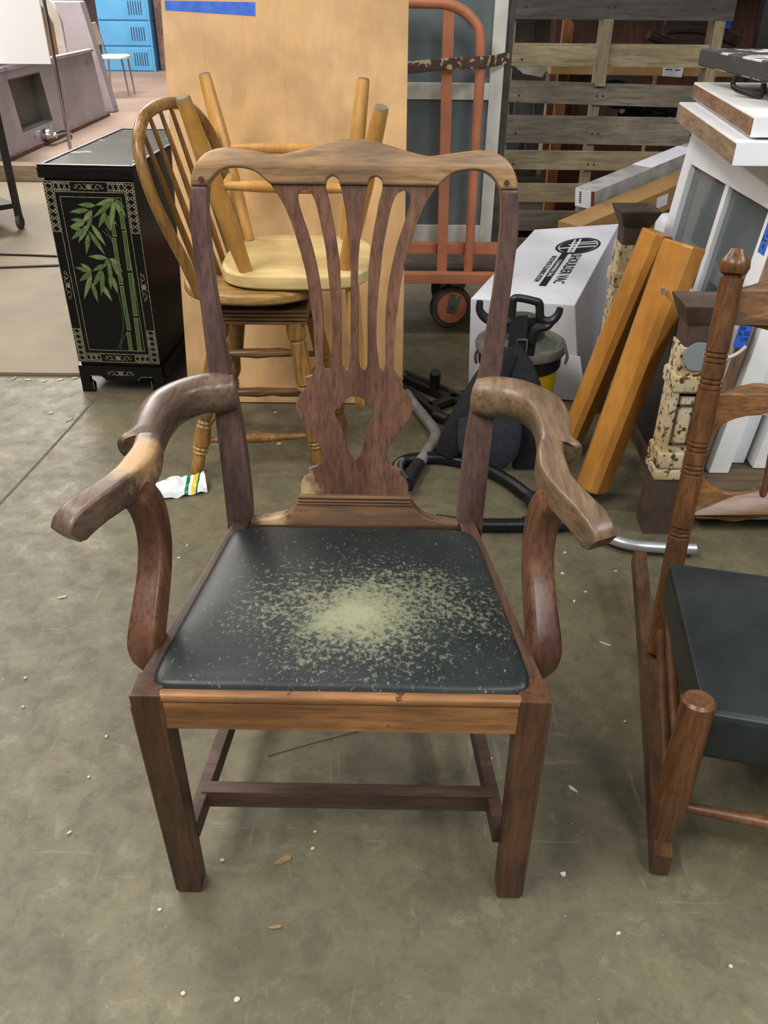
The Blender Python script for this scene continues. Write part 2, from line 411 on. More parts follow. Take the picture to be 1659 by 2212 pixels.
sedge = mm([(-132, 570), (-123, 557), (-112, 540), (-102, 516), (-94, 491), (-87, 466), (-80, 438), (-76, 412), (-73, 384), (-69, 354), (-68, 322), (-67, 290), (-67, 277), (-73, 266), (-84, 262), (-80, 252), (-82, 244), (-92, 236), (-100, 222), (-102.5, 208), (-97, 193), (-85, 176), (-70, 157), (-60, 137), (-56, 122), (-59, 110), (-68, 102), (-83, 97), (-80, 86), (-91, 80), (-97, 68), (-97, 40)])
outl = slot2 + mir(slot2) + mir(sedge)[::-1] + sedge[::-1]
slot1 = smooth2(mm([(-79, 563), (-87, 559), (-90, 549), (-84, 525), (-76, 502), (-69, 479), (-63, 454), (-58, 428), (-54, 398), (-52, 364), (-52, 333), (-53, 288), (-51, 279), (-47, 276), (-42, 280), (-40, 301), (-37, 322), (-37, 364), (-38, 384), (-41, 415), (-44, 445), (-46, 470), (-51, 497), (-56, 522), (-62, 546), (-69, 559)]), 2)
cut = mm([(0, 230), (-9, 229), (-15, 225), (-20, 216), (-28, 211), (-34, 203), (-34, 193), (-24, 176), (-18, 157), (-14, 134), (-9, 121), (0, 114)])
cuth = cut + mir(cut)[1:-1]
obj('splat', poly(outl, [slot1, mir(slot1), cuth], .013, .0015, lambda x, y, w: backp(x, y, w-.004)), w_splat, chair, local=True)
shoe = mm([(-100, 49), (-102, 40), (-109, 29), (-123, 14), (-142, 7), (-165, 3), (-189, 0), (-189, -8)])
sh = poly(smooth2(shoe[:7], 2)+[shoe[7]]+mir(smooth2(shoe[:7], 2)+[shoe[7]]), (), .034, .003, lambda x, y, w: backp(x, y, w+.012-max(0, y)*.12))
so_ = obj('shoe', sh, w_shoe, chair, local=True)
bm = bmesh.new()
for t, r in ((.0475, .0035), (.0405, .0028), (.0345, .0022)):
    hw = .101 if t > .04 else .104
    tube([backp(-hw, t, .008), backp(hw, t, .008)], r, 8, bm=bm)
obj('bead_moulding', bm, w_shoe, so_, local=True)
# seat frame
obj('front_rail', B(-.247, .247, 0.001, .032, .396, .4475, bev=.0015), w_rail, chair, local=True)
obj('rail_moulding', B(-.252, .252, -.001, .016, .447, .4625, bev=.006, seg=3), w_rail, chair, local=True)
obj('rear_rail', B(-.195, .195, .437, .465, .40, .455, bev=.002), w_str, chair, local=True)
w_side = wood('mahogany_side_rail', (62, 45, 35), (92, 68, 51), 'y', 12, .4)
for s in (-1, 1):
    f, r_ = .288, .2195
    bot = [(s*f, .03, .40), (s*(f-.03), .03, .40), (s*(r_-.03), .455, .40), (s*r_, .455, .40)]
    bm = HX(bot, [(a, b_, .4595) for a, b_, c in bot], .003); obj('side_rail', bm, w_side, chair, local=True)
    o_ = .011 if s > 0 else 0
    bm = HX([(s*.282+o_, .006, 0), (s*.241+o_, .006, 0), (s*.241+o_, .046, 0), (s*.282+o_, .046, 0)], [(s*.291, -.002, .462), (s*.2455, -.002, .462), (s*.2455, .046, .462), (s*.291, .046, .462)], .004)
    lg = obj('front_leg', bm, w_leg, chair, local=True)
    # scratch bead along the outer front edge
    obj('edge_bead', tube([(s*.2805+o_, .0075, .01), (s*.2885, .0005, .44)], .0032, 8), w_leg, lg, local=True)
    obj('side_stretcher', HX([(s*.262, .04, .100), (s*.240, .04, .100), (s*.200, .505, .100), (s*.222, .505, .100)], [(s*.262, .04, .138), (s*.240, .04, .138), (s*.200, .50, .138), (s*.222, .50, .138)], .002), w_str, chair, local=True)
obj('cross_stretcher', B(-.246, .246, .098, .122, .103, .141, bev=.002), w_str, chair, local=True)
# slip seat
bm = bmesh.new(); nu, nv = 56, 46; V = []
for j in range(nv+1):
    v_ = -1+2*j/nv; row = []
    for i in range(nu+1):
        u = -1+2*i/nu
        uu = math.copysign(abs(u)**.72, u); vv = math.copysign(abs(v_)**.72, v_)
        cu_, cv = uu*math.sqrt(max(0, 1-.10*abs(vv)**14)), vv*math.sqrt(max(0, 1-.09*abs(uu)**14))
        y = .2165+cv*.2065; hw = .2765-(y-.01)/.413*.0590
        f = max(0, (1-abs(uu)**16))*max(0, (1-abs(vv)**16))
        z = .452+.018*f**.35+.013*(1-uu*uu)*(1-vv*vv)
        z += .0022*mnoise.noise(Vector((cu_*hw*9, y*9, 0)))*f
        row.append(bm.verts.new((cu_*hw, y, z)))
    V.append(row)
for j in range(nv):
    for i in range(nu): bm.faces.new((V[j][i], V[j][i+1], V[j+1][i+1], V[j+1][i]))
bw_ = [bm.verts.new((v.co.x, v.co.y, .44)) for v in (V[0][0], V[0][nu], V[nv][nu], V[nv][0])]
obj('seat_pad', bm, m_leather, chair, local=True, sharp=80)
# arms
A_ = [  # x, y, z, outer, inner, up, down, exponent
    (-.206, .500, .689, .018, .018, .024, .024, 2.3), (-.211, .4985, .689, .025, .026, .031, .031, 2.4), (-.235, .494, .690, .029, .031, .035, .035, 2.5), (-.262, .485, .692, .030, .030, .033, .034, 2.4),
    (-.290, .463, .693, .031, .031, .030, .038, 2.4), (-.309, .432, .694, .031, .033, .028, .040, 2.4), (-.316, .398, .693, .030, .032, .026, .041, 2.4),
    (-.316, .362, .692, .028, .029, .025, .040, 2.4), (-.3135, .333, .691, .026, .027, .024, .038, 2.5), (-.3125, .318, .691, .030, .026, .023, .037, 2.5),
    (-.311, .3075, .691, .041, .025, .021, .034, 2.8), (-.3105, .3045, .691, .0425, .025, .020, .030, 2.8), (-.3095, .3005, .690, .018, .025, .021, .034, 3), (-.307, .285, .690, .0150, .025, .021, .035, 3.4), (-.304, .262, .689, .0165, .025, .021, .036, 4),
    (-.304, .232, .688, .020, .023, .020, .034, 5), (-.311, .200, .687, .018, .019, .0185, .031, 6), (-.324, .168, .686, .0175, .018, .018, .028, 7), (-.340, .138, .684, .0178, .018, .018, .027, 7),
    (-.354, .112, .681, .0188, .019, .018, .028, 7), (-.363, .096, .675, .0195, .0195, .016, .028, 6), (-.3675, .087, .669, .0185, .0185, .010, .022, 5), ]
def make_arm():
    P = [Vector(a[:3]) for a in A_]; rings = []
    Q = catmull(P, 3); par = []
    for i in range(len(Q)):
        f = i/3; k = min(int(f), len(A_)-2); w = f-k
        par.append([A_[k][q]+(A_[k+1][q]-A_[k][q])*w for q in range(3, 8)])
    for i, (c_, pr) in enumerate(zip(Q, par)):
        t = (Q[min(i+1, len(Q)-1)]-Q[max(i-1, 0)]).normalized()
        r = t.cross(Vector((0, 0, 1))).normalized(); u = r.cross(t)   # r points outward (left) for a path running forward
        out = r if r.x < 0 or (i < 6) else r
        rings.append(sect(c_, r, u, pr[1], pr[0], pr[2], pr[3], pr[4], 36))
    return ringloft(bmesh.new(), rings)
def make_support():
    S = [(-.292, .105, .418, .006, .016), (-.2945, .108, .435, .019, .020), (-.2955, .112, .455, .0235, .0225), (-.2935, .124, .475, .0235, .024), (-.290, .148, .505, .022, .024), (-.287, .176, .54, .021, .0225),
         (-.286, .196, .575, .021, .0215), (-.288, .206, .61, .021, .0215), (-.292, .206, .64, .022, .022), (-.298, .201, .660, .0215, .022), (-.301, .197, .672, .016, .016)]
    P = [Vector(s[:3]) for s in S]; Q = catmull(P, 3); rings = []
    for i, q in enumerate(Q):
        f = i/3; k = min(int(f), len(S)-2); w = f-k
        a, b_ = S[k][3]+(S[k+1][3]-S[k][3])*w, S[k][4]+(S[k+1][4]-S[k][4])*w
        t = (Q[min(i+1, len(Q)-1)]-Q[max(i-1, 0)]).normalized()
        r = Vector((1, -.17, 0)); r = (r-t*r.dot(t)).normalized(); u = t.cross(r)
        rings.append(sect(q, r, u, a, a, b_, b_, 5, 28))
    return ringloft(bmesh.new(), rings)
for s in (-1, 1):
    for nm, mk, mt in (('arm', make_arm, w_armL if s < 0 else w_armR), ('arm_support', make_support, w_supp)):
        bm = mk()
        if s > 0:
            mirror_bm(bm)
            if nm == 'arm':
                for v in bm.verts: v.co.x += .010*min(1, max(0, (v.co.y-.25)/.2))*min(1, max(0, (v.co.x-.23)/.05))-.020*min(1, max(0, (.25-v.co.y)/.15))
        obj(nm, bm, mt, chair, local=True, sharp=42)

# =================================================================== ROCKING CHAIR
w_rock = wood('oak_rocker_post', (84, 53, 29), (120, 79, 45), 'z', 14, .34, spot=(150, 104, 70), spot_at=.74)
w_slat = wood('oak_rocker_slat', (94, 62, 32), (140, 96, 50), 'x', 16, .36, contrast=(.4, .6))
w_rockb = wood('oak_rocker_base', (70, 47, 29), (104, 73, 45), 'y', 12, .45)
rock = thing('rocking_chair', 'brown turned-post rocking chair with ladder back and smooth black leather pad', 'rocking chair', (.485, .91, 0), math.radians(-13.2))
RW = .50
def rz(y): return .21*(y-.15)**2
def ring_post(z0, z1, base, rings):
    """radius profile along a post with V-groove ring pairs"""
    L = []; n = 60
    for i in range(n+1):
        f = i/n; L.append((f, base(f)))
    for c_ in rings:
        for d in (-.012, 0, .012):
            L += [(c_+d-.0035, base(c_)), (c_+d, base(c_)*.85), (c_+d+.0035, base(c_))]
    return sorted(L)
for xx in (0, RW):
    # rocker rail: tapered curved runner
    ys = [-.045+.82*i/20 for i in range(21)]
    bm = bmesh.new(); rings = []
    for y in ys:
        zb = rz(y); h = .048 if y < .6 else .048-.012*(y-.6)/.2
        q = xx-.035*max(0, y/.8)**2; rings.append([Vector((q-.015, y, zb)), Vector((q+.015, y, zb)), Vector((q+.015, y, zb+h)), Vector((q-.015, y, zb+h))])
    ringloft(bm, rings); obj('rocker', bm, w_rockb, rock, local=True)
    base = lambda f: .016+.011*min(1, f/.28)-.001*max(0, (f-.8)) if f < .985 else .022
    pr = ring_post(0, 1, base, [.43])
    obj('front_post', turned((xx, .0, .045), (xx+.003, .028, .352), pr, 18), w_rock, rock, local=True)
    base2 = lambda f: .0215 if f > .08 else .017+.0045*f/.08
    pr = ring_post(0, 1, base2, [.355, .525, .585, .745, .81])
    top = Vector((xx + (.012 if xx == 0 else -.012), .655, .83)); bot = Vector((xx, .455, .075))
    bp = obj('back_post', turned(bot, top, [(f, r) for f, r in pr if f <= 1.0], 18), w_rock, rock, local=True)
    d = (top-bot).normalized()
    obj('finial', turned(top-d*.002, top+d*.052, [(0, .015), (.12, .017), (.2, .024), (.4, .028), (.6, .027), (.78, .020), (.9, .0155), (1, .013)], 20), w_rock, bp, local=True)
    for z0, z1 in ((.115, .135), (.20, .225)):
        obj('side_rung', turned((xx, .012, z0), (xx, .49, z1), [(0, .008), (.5, .011), (1, .008)], 12), w_rock, rock, local=True)
for z in (.125, ):
    obj('front_rung', turned((.0, .008, z), (RW, .008, z), [(0, .0085), (.4, .0125), (.6, .0125), (1, .0085)], 12), w_rock, rock, local=True)
def rockback(x, z, w=0.0):
    f = (z-.075)/.755; y = .455+.2*f + .05*math.sin(PI*max(0, min(1, x/RW)))
    return Vector((x, y-w, z))
def slat(zc, h, top, botm):
    n = 24; up = []; lo = []
    for i in range(n+1):
        u = i/n; x = .012+u*(RW-.024); s_ = abs(2*u-1)
        up.append((x, zc+h/2+top(s_))); lo.append((x, zc-h/2+botm(s_)))
    return poly(up+lo[::-1], (), .014, .002, lambda x, y, w: rockback(x, y, w))
bumpf = lambda a, c, w: (lambda s: a*math.exp(-((s-c)/w)**2))
obj('back_slat', slat(.775, .062, bumpf(.02, .62, .2), bumpf(-.016, .50, .2)), w_slat, rock, local=True)
obj('back_slat', slat(.585, .060, bumpf(.018, .62, .22), lambda s: .040*max(0, 1-((s-.55)/.36)**2)**.5-.02), w_slat, rock, local=True)
obj('back_slat', slat(.405, .062, lambda s: .014-.034*max(0, 1-((s-.62)/.30)**2)**.8, bumpf(-.014, .60, .2)), w_slat, rock, local=True)
for x in (.155, .25, .345):
    obj('back_spindle', turned(rockback(x, .42, .007), rockback(x, .58, .007), [(0, .006), (.5, .0085), (1, .006)], 10), w_rock, rock, local=True)
bm = HX([(.012, .018, .232), (RW, .018, .232), (RW, .43, .232), (-.018, .43, .232)], [(.012, .018, .333), (RW, .018, .333), (RW, .43, .333), (-.022, .43, .333)], .014)
bmesh.ops.subdivide_edges(bm, edges=bm.edges[:], cuts=3, use_grid_fill=True)
for v in bm.verts:
    if v.co.z > .30: v.co.z += .010*max(0, 1-((v.co.x-.25)/.25)**2)*max(0, 1-((v.co.y-.22)/.21)**2)
obj('seat_pad', bm, m_leather2, rock, local=True, sharp=80)

# =================================================================== BLACK LACQUER SIDEBOARD (seen from its end)
m_lac = plain('black_lacquer', (8, 8, 9), .3, 0, (11, 11, 12), 8); m_lac.node_tree.nodes['Principled BSDF'].inputs['Specular IOR Level'].default_value = .3
m_gold = plain('ivory_inlay', (158, 150, 124), .5, 0, (116, 108, 84), 60)
m_leaf = plain('painted_leaf', (70, 88, 44), .45, 0, (90, 106, 60), 60)
m_leaf2 = plain('painted_leaf_pale', (118, 134, 88), .45, 0, (92, 112, 62), 60)
m_stalk = plain('painted_stalk', (52, 74, 38), .45, 0, (70, 92, 50), 30)
m_line = plain('painted_outline', (140, 150, 96), .5)
m_glasst = plain('dust_and_glare_glass_top', (64, 66, 62), .16, 0, (104, 104, 98), 7, spot=(200, 198, 188), spot_scale=3.2, spot_at=.57)  # pale spots: reflections painted into the colour, together with dust streaks
cab = thing('lacquer_sideboard', 'narrow black lacquer sideboard painted with green bamboo on its end panel', 'sideboard', (-.97, 2.84, 0), math.radians(-3.5))
CW, CD = .152, .80   # half width, length
obj('carcass', B(-CW+.004, CW-.004, .006, CD-.006, .10, .752, bev=.002), m_lac, cab, local=True)
obj('top_slab', B(-CW-.008, CW+.008, -.012, CD+.01, .752, .786, bev=.004), m_lac, cab, local=True)
obj('glass_sheet', B(-CW+.008, CW-.008, .012, CD-.012, .786, .790), m_glasst, cab, local=True)
gr = bmesh.new()
for x0, x1, y0, y1 in ((-CW-.006, -CW+.008, -.01, CD), (CW-.008, CW+.006, -.01, CD), (-CW, CW, -.01, .010), (-CW, CW, CD-.012, CD)): box(gr, x0, x1, y0, y1, .786, .7935, bev=.002)
obj('top_rim', gr, m_lac, cab, local=True)
ap = [(-CW-.004, .104), (-CW-.004, .0), (-CW+.042, .0), (-CW+.044, .03), (-CW+.030, .045), (-CW+.034, .062), (-.075, .062), (-.062, .048), (.062, .048), (.075, .062), (CW-.034, .062), (CW-.030, .045), (CW-.044, .03), (CW-.042, .0), (CW+.004, .0), (CW+.004, .104)]
for y in (-.006, CD-.016):
    obj('base_apron', poly(ap, (), .024, .002, lambda x, z, w, y=y: Vector((x, y-w, z))), m_lac, cab, local=True)
for s in (-1, 1):
    obj('base_side', B(s*CW-.010, s*CW+.010, .01, CD-.02, .060, .104, bev=.002), m_lac, cab, local=True)
pan = obj('end_panel', B(-CW, CW, -.004, .010, .118, .744, bev=.0015), m_lac, cab, local=True)
yf = -.0045
def strip(bm, x0, z0, x1, z1, w=.0016, t=.0008):
    d = Vector((x1-x0, z1-z0)); L = d.length
    if L < 1e-5: return
    n = Vector((-d.y, d.x))/L*w/2
    q = [(x0-n.x, z0-n.y), (x1-n.x, z1-n.y), (x1+n.x, z1+n.y), (x0+n.x, z0+n.y)]
    hexa(bm, [(a, yf, b_) for a, b_ in q], [(a, yf-t, b_) for a, b_ in q])
def frame(bm, x0, x1, z0, z1, w):
    for a in ((x0, z0, x1, z0), (x1, z0, x1, z1), (x1, z1, x0, z1), (x0, z1, x0, z0)): strip(bm, *a, w=w)
bm = bmesh.new(); frame(bm, -CW+.002, CW-.002, .121, .742, .0018); frame(bm, -CW+.034, CW-.034, .152, .710, .0018); frame(bm, -CW+.050, CW-.050, .166, .694, .0016)
obj('line_border', bm, m_gold, pan, local=True)
def lattice(bm, x0, x1, z0, z1, n):
    """chain of ringed lozenges filling a band"""
    hor = (x1-x0) > (z1-z0)
    for i in range(n):
        if hor: cx, cz, rx, rzz = x0+(i+.5)*(x1-x0)/n, (z0+z1)/2, (x1-x0)/n/2, (z1-z0)/2
        else: cx, cz, rx, rzz = (x0+x1)/2, z0+(i+.5)*(z1-z0)/n, (x1-x0)/2, (z1-z0)/n/2
        P = [(cx-rx, cz), (cx, cz+rzz), (cx+rx, cz), (cx, cz-rzz)]
        for a, b_ in zip(P, P[1:]+P[:1]): strip(bm, a[0], a[1], b_[0], b_[1], w=.0022)
        for qx, qz in ((-1, 1), (1, 1), (1, -1), (-1, -1)): strip(bm, cx+qx*rx*.95, cz+qz*rzz*.95, cx+qx*rx*.45, cz+qz*rzz*.45, w=.0035)
for args in [(xa, xb, za, zb, n_) for xa, xb in ((-CW+.004, -CW+.032), (CW-.032, CW-.004)) for za, zb, n_ in ((.580, .738, 7), (.124, .245, 6))]+[(xa, xb, za, zb, 3) for za, zb in ((.713, .740), (.124, .149)) for xa, xb in ((-CW+.034, -.062), (.062, CW-.034))]:
    bm = bmesh.new(); lattice(bm, *args); obj('lattice_band', bm, m_gold, pan, local=True)
def scroll(bm, cx, cz, L, vert=False):
    def pt(a, b_): return (cx+b_, cz+a) if vert else (cx+a, cz+b_)
    for sgn in (-1, 1):
        for k, (off, r) in enumerate(((.28, .0085), (.62, .0075), (.88, .005))):
            prev = None
            for i in range(13):
                a = i/12*1.6*PI; q = pt(sgn*L*off+r*math.cos(a)*sgn, r*math.sin(a)*(1 if k % 2 else -1))
                if prev: strip(bm, prev[0], prev[1], q[0], q[1], w=.0016)
                prev = q
    for i in range(8):
        a = i*PI/4; q = pt(.009*math.cos(a), .009*math.sin(a)); p0 = pt(0, 0); strip(bm, p0[0], p0[1], q[0], q[1], w=.0032)
for cx, cz, vt in ((0, .7265, False), (0, .1365, False), (-CW+.018, .40, True), (CW-.018, .40, True)):
    bm = bmesh.new(); scroll(bm, cx, cz, .05, vt); obj('scroll_inlay', bm, m_gold, pan, local=True)
bm = bmesh.new(); yf = -.0065; scroll(bm, 0, .078, .05)
for s in (-1, 1):
    strip(bm, s*(CW-.042), .052, s*(CW-.042), .012); strip(bm, s*(CW-.036), .066, s*.075, .066); strip(bm, s*.075, .066, s*.062, .052)
obj('apron_inlay', bm, m_gold, cab, local=True)
yf = -.0045
def zp(zx, zy):   # surveyed point on the end panel -> panel coordinates
    p = AY(60+zx*.2803, 260+zy*.2803, 2.835); return (p.x+.97, p.z)
LEAVES = [(675,605,520,655),(675,605,505,750),(605,700,548,825),(670,615,640,850),(680,605,752,668),(680,610,766,742),(682,612,722,730),(525,655,385,650),(470,690,318,708),(500,690,420,790),(490,690,462,850),(440,780,330,765),(440,792,322,822),(410,840,330,832),(440,830,335,920),(462,800,390,945),(467,870,452,1030),(470,850,598,1035),(490,800,604,965),(602,735,640,852),(612,730,692,802),
 (615,1060,470,1048),(620,1062,595,1130),(625,1062,650,1280),(632,1062,722,1112),(642,1080,735,1162),(600,1112,500,1160),(490,1160,405,1105),(490,1166,365,1135),(490,1172,395,1242),(492,1175,432,1382),(572,1150,500,1290),(492,1250,542,1402),(560,1250,654,1392),(582,1160,570,1350),(642,1160,640,1305),(652,1200,697,1332),(652,1100,742,1232)]
for i, (a, b_, c_, d_) in enumerate(LEAVES):
    p, q = Vector(zp(a, b_)), Vector(zp(c_, d_)); d = q-p; L = d.length; n_ = Vector((-d.y, d.x))/L
    w_ = min(.0085, L*.17); off = .0004*(i % 5)
    sh = [p, p+d*.22+n_*w_*.85, p+d*.5+n_*w_, p+d*.8+n_*w_*.5, q, p+d*.8-n_*w_*.5, p+d*.5-n_*w_, p+d*.22-n_*w_*.85]
    bm = bmesh.new()
    vf = [bm.verts.new((s_.x, yf-.0012-off, s_.y)) for s_ in sh]; vb = [bm.verts.new((s_.x, yf, s_.y)) for s_ in sh]
    bm.faces.new(vf[::-1])
    for k in range(8): bm.faces.new((vf[k], vf[(k+1) % 8], vb[(k+1) % 8], vb[k]))
    lf = obj('leaf', bm, m_leaf if i % 3 else m_leaf2, pan, local=True, smooth=False)
bm = bmesh.new()
for i, (a, b_, c_, d_) in enumerate(LEAVES):
    p, q = Vector(zp(a, b_)), Vector(zp(c_, d_)); yf = -.0045-.0022; strip(bm, p.x, p.y, q.x, q.y, w=.001, t=.0006)
yf = -.0045
obj('leaf_vein_lines', bm, m_line, pan, local=True)
for segs, w_ in (([(655, 790, 675, 890), (668, 905, 725, 1260), (727, 1275, 785, 1610), (780, 1630, 800, 1770)], .0062), ([(725, 690, 745, 830), (750, 850, 790, 1150), (795, 1175, 835, 1500), (838, 1520, 868, 1770)], .0066)):
    for a, b_, c_, d_ in segs:
        p, q = Vector(zp(a, b_)), Vector(zp(c_, d_)); d = (q-p).normalized(); n_ = Vector((-d.y, d.x))
        ww = lambda f: w_*(1.18 if f in (0, 1) else 1)
        prof = [(0, 1.25), (.04, 1), (.96, 1), (1, 1.25)]
        sh = [p+(q-p)*f+n_*w_*g for f, g in prof]+[p+(q-p)*f-n_*w_*g for f, g in prof[::-1]]
        bm = bmesh.new(); vf = [bm.verts.new((s_.x, yf-.0016, s_.y)) for s_ in sh]; vb = [bm.verts.new((s_.x, yf, s_.y)) for s_ in sh]; bm.faces.new(vf[::-1])
        for k in range(8): bm.faces.new((vf[k], vf[(k+1) % 8], vb[(k+1) % 8], vb[k]))
        st = obj('bamboo_stalk', bm, m_stalk, pan, local=True, smooth=False)
        bm = bmesh.new(); yf = -.0062
        for g in (-1, 1): strip(bm, *(p+n_*w_*g), *(q+n_*w_*g), w=.0012)
        strip(bm, *(p+n_*w_*1.2), *(p-n_*w_*1.2), w=.0015); strip(bm, *(q+n_*w_*1.2), *(q-n_*w_*1.2), w=.0015)
        yf = -.0045
        obj('stalk_outline', bm, m_line, st, local=True)
bm = bmesh.new()
for L in ([(700, 1330), (735, 1480), (740, 1600), (720, 1700), (695, 1760)], [(760, 1640), (725, 1720), (715, 1765)], [(575, 850), (640, 905), (655, 940)], [(600, 830), (645, 900)]):
    for a, b_ in zip(L, L[1:]): strip(bm, *zp(*a), *zp(*b_), w=.0026)
obj('twig', bm, m_stalk, pan, local=True)

# =================================================================== LEANING TABLE TOP
w_maple = wood('maple_top', (212, 164, 106), (224, 184, 136), 'z', 3.5, .26, spot=(160, 118, 74), spot_at=.77, contrast=(.25, .75), bumpy=.02, grain=.12)
m_bluetape = plain('blue_masking_tape', (38, 92, 196), .6, 0, (56, 112, 214), 30)
tt = thing('maple_board', 'honey maple table top standing on edge behind the stacked seats', 'board', (-.32, 2.74, 0))
PL = math.atan2(.285, 1.25)
def pan_pt(x, s, w=0.0):    # x across, s up the board, w out of its face
    return Vector((x, 2.755+s*math.sin(PL)-w*math.cos(PL), .004+s*math.cos(PL)+w*math.sin(PL)))
xs = [-.712, -.585, -.46, -.33, -.205, -.07, .062]
rc = random.Random(3)
for i, (a, b_) in enumerate(zip(xs, xs[1:])):
    bm = bmesh.new()
    P = [pan_pt(a, 0), pan_pt(b_, 0), pan_pt(b_, 0, -.03), pan_pt(a, 0, -.03)]
    Q = [pan_pt(a, 1.52), pan_pt(b_, 1.52), pan_pt(b_, 1.52, -.03), pan_pt(a, 1.52, -.03)]
    hexa(bm, P, Q, .0004); obj('plank', bm, w_maple, tt)
p = AY(362, 20, 3.02); 
bm = bmesh.new(); s0 = 1.255
hexa(bm, [pan_pt(-.700, s0-.012, .0004), pan_pt(-.418, s0-.026, .0004), pan_pt(-.418, s0+.012, .0004), pan_pt(-.700, s0+.014, .0004)], [pan_pt(-.700, s0-.012, .001), pan_pt(-.418, s0-.026, .001), pan_pt(-.418, s0+.012, .001), pan_pt(-.700, s0+.014, .001)])
obj('masking_tape', bm, m_bluetape, tt)

# =================================================================== SWIVEL STOOL WITH BOW BACK
w_oak = wood('stool_oak', (126, 88, 44), (170, 126, 70), 'z', 12, .32)
w_oakd = wood('stool_oak_dark', (92, 62, 34), (132, 94, 52), 'x', 12, .34)
w_seat = wood('stool_seat', (150, 112, 58), (186, 148, 88), 'x', 10, .34)
m_blkpad = plain('swivel_plate', (34, 34, 44), .5)
stool = thing('swivel_stool', 'turned-leg swivel counter stool with spindle bow back', 'stool', (-.36, 2.42, 0))
SZ = .575
def disc(cx, cy, rx, ry, z0, z1, e=2.4, n=40, round_=.010):
    bm = bmesh.new(); rings = []
    for z, k in ((z0, -.012), (z0+round_*.6, -.002), (z0+round_, 0), (z1-round_, 0), (z1-round_*.4, -.004), (z1, -.014)):
        rings.append(sect(Vector((cx, cy, z)), Vector((1, 0, 0)), Vector((0, 1, 0)), rx+k, rx+k, ry+k, ry+k, e, n))
    return ringloft(bm, rings)
obj('seat', disc(-.38, 2.42, .205, .21, SZ-.035, SZ), w_seat, stool)
obj('swivel_plate', B(-.48, -.25, 2.33, 2.52, SZ-.062, SZ-.036, bev=.004), m_blkpad, stool)
bm = bmesh.new()
for k in range(4): box(bm, -.495, -.225, 2.28, 2.55, SZ-.110+k*.0115, SZ-.100+k*.0115, bev=.004)
obj('apron_frame', bm, w_oakd, stool)
legprof = [(0, .017), (.04, .019), (.09, .026), (.13, .019), (.15, .024), (.17, .019), (.2, .021), (.22, .024), (.46, .026), (.475, .022), (.49, .027), (.505, .021), (.52, .025), (.54, .017), (.60, .022), (.66, .026), (.72, .023), (.76, .016), (.78, .02), (.81, .017), (.92, .016), (1, .014)]
legprof = [(0, .026), (.05, .029), (.10, .027), (.115, .019), (.125, .024), (.14, .0245), (.40, .027), (.415, .020), (.425, .026), (.44, .026), (.455, .018), (.50, .022), (.56, .0255), (.60, .022), (.635, .016), (.65, .022), (.66, .018), (.675, .024), (.69, .024), (.80, .026), (.81, .019), (.825, .025), (.84, .019), (.855, .023), (.87, .018), (.95, .021), (1, .017)]
feet = {'nl': ((-.475, 2.30), (-.585, 2.245)), 'nr': ((-.262, 2.30), (-.207, 2.30)), 'fl': ((-.455, 2.53), (-.545, 2.62)), 'fr': ((-.245, 2.53), (-.145, 2.565))}
def legpt(k, z):
    (a, b_), (c_, d_) = feet[k]; f = 1-z/(SZ-.105); return Vector((a+(c_-a)*f, b_+(d_-b_)*f, z))
for k in feet:
    obj('leg', turned(legpt(k, SZ-.105), legpt(k, 0), legprof, 16), w_oak, stool)
rung = [(0, .0075), (.12, .009), (.35, .012), (.5, .0155), (.65, .012), (.88, .009), (1, .0075)]
for a, b_, z in (('nl', 'nr', .105), ('fl', 'fr', .125), ('nl', 'fl', .13), ('nr', 'fr', .13), ('nl', 'nr', .255), ('fl', 'fr', .275), ('nl', 'fl', .26), ('nr', 'fr', .26), ('nl', 'nr', .375)):
    obj('rung', turned(legpt(a, z), legpt(b_, z), rung, 12), w_oak if z < .2 else w_oakd, stool)
def bow_pt(a, s):    # a across (Y), s up
    return Vector((-.478-.112*(s/.48)+.25*a, 2.42+a, SZ+s*.91))
hoop = [(-.165, -.02), (-.178, .08), (-.205, .2), (-.215, .30), (-.195, .40), (-.13, .462), (-.06, .482), (0, .486), (.06, .482), (.13, .462), (.195, .40), (.215, .30), (.205, .2), (.178, .08), (.165, -.02)]
obj('back_bow', tube([bow_pt(*h) for h in hoop], .0155, 12, smooth=4), w_oak, stool)
for a0, a1, s1 in ((-.125, -.15, .455), (-.075, -.092, .478), (-.025, -.03, .485), (.025, .03, .485), (.075, .092, .478), (.125, .15, .455)):
    obj('spindle', turned(bow_pt(a0, -.01), bow_pt(a1, s1), [(0, .008), (.3, .0095), (1, .0055)], 10), w_oak, stool)

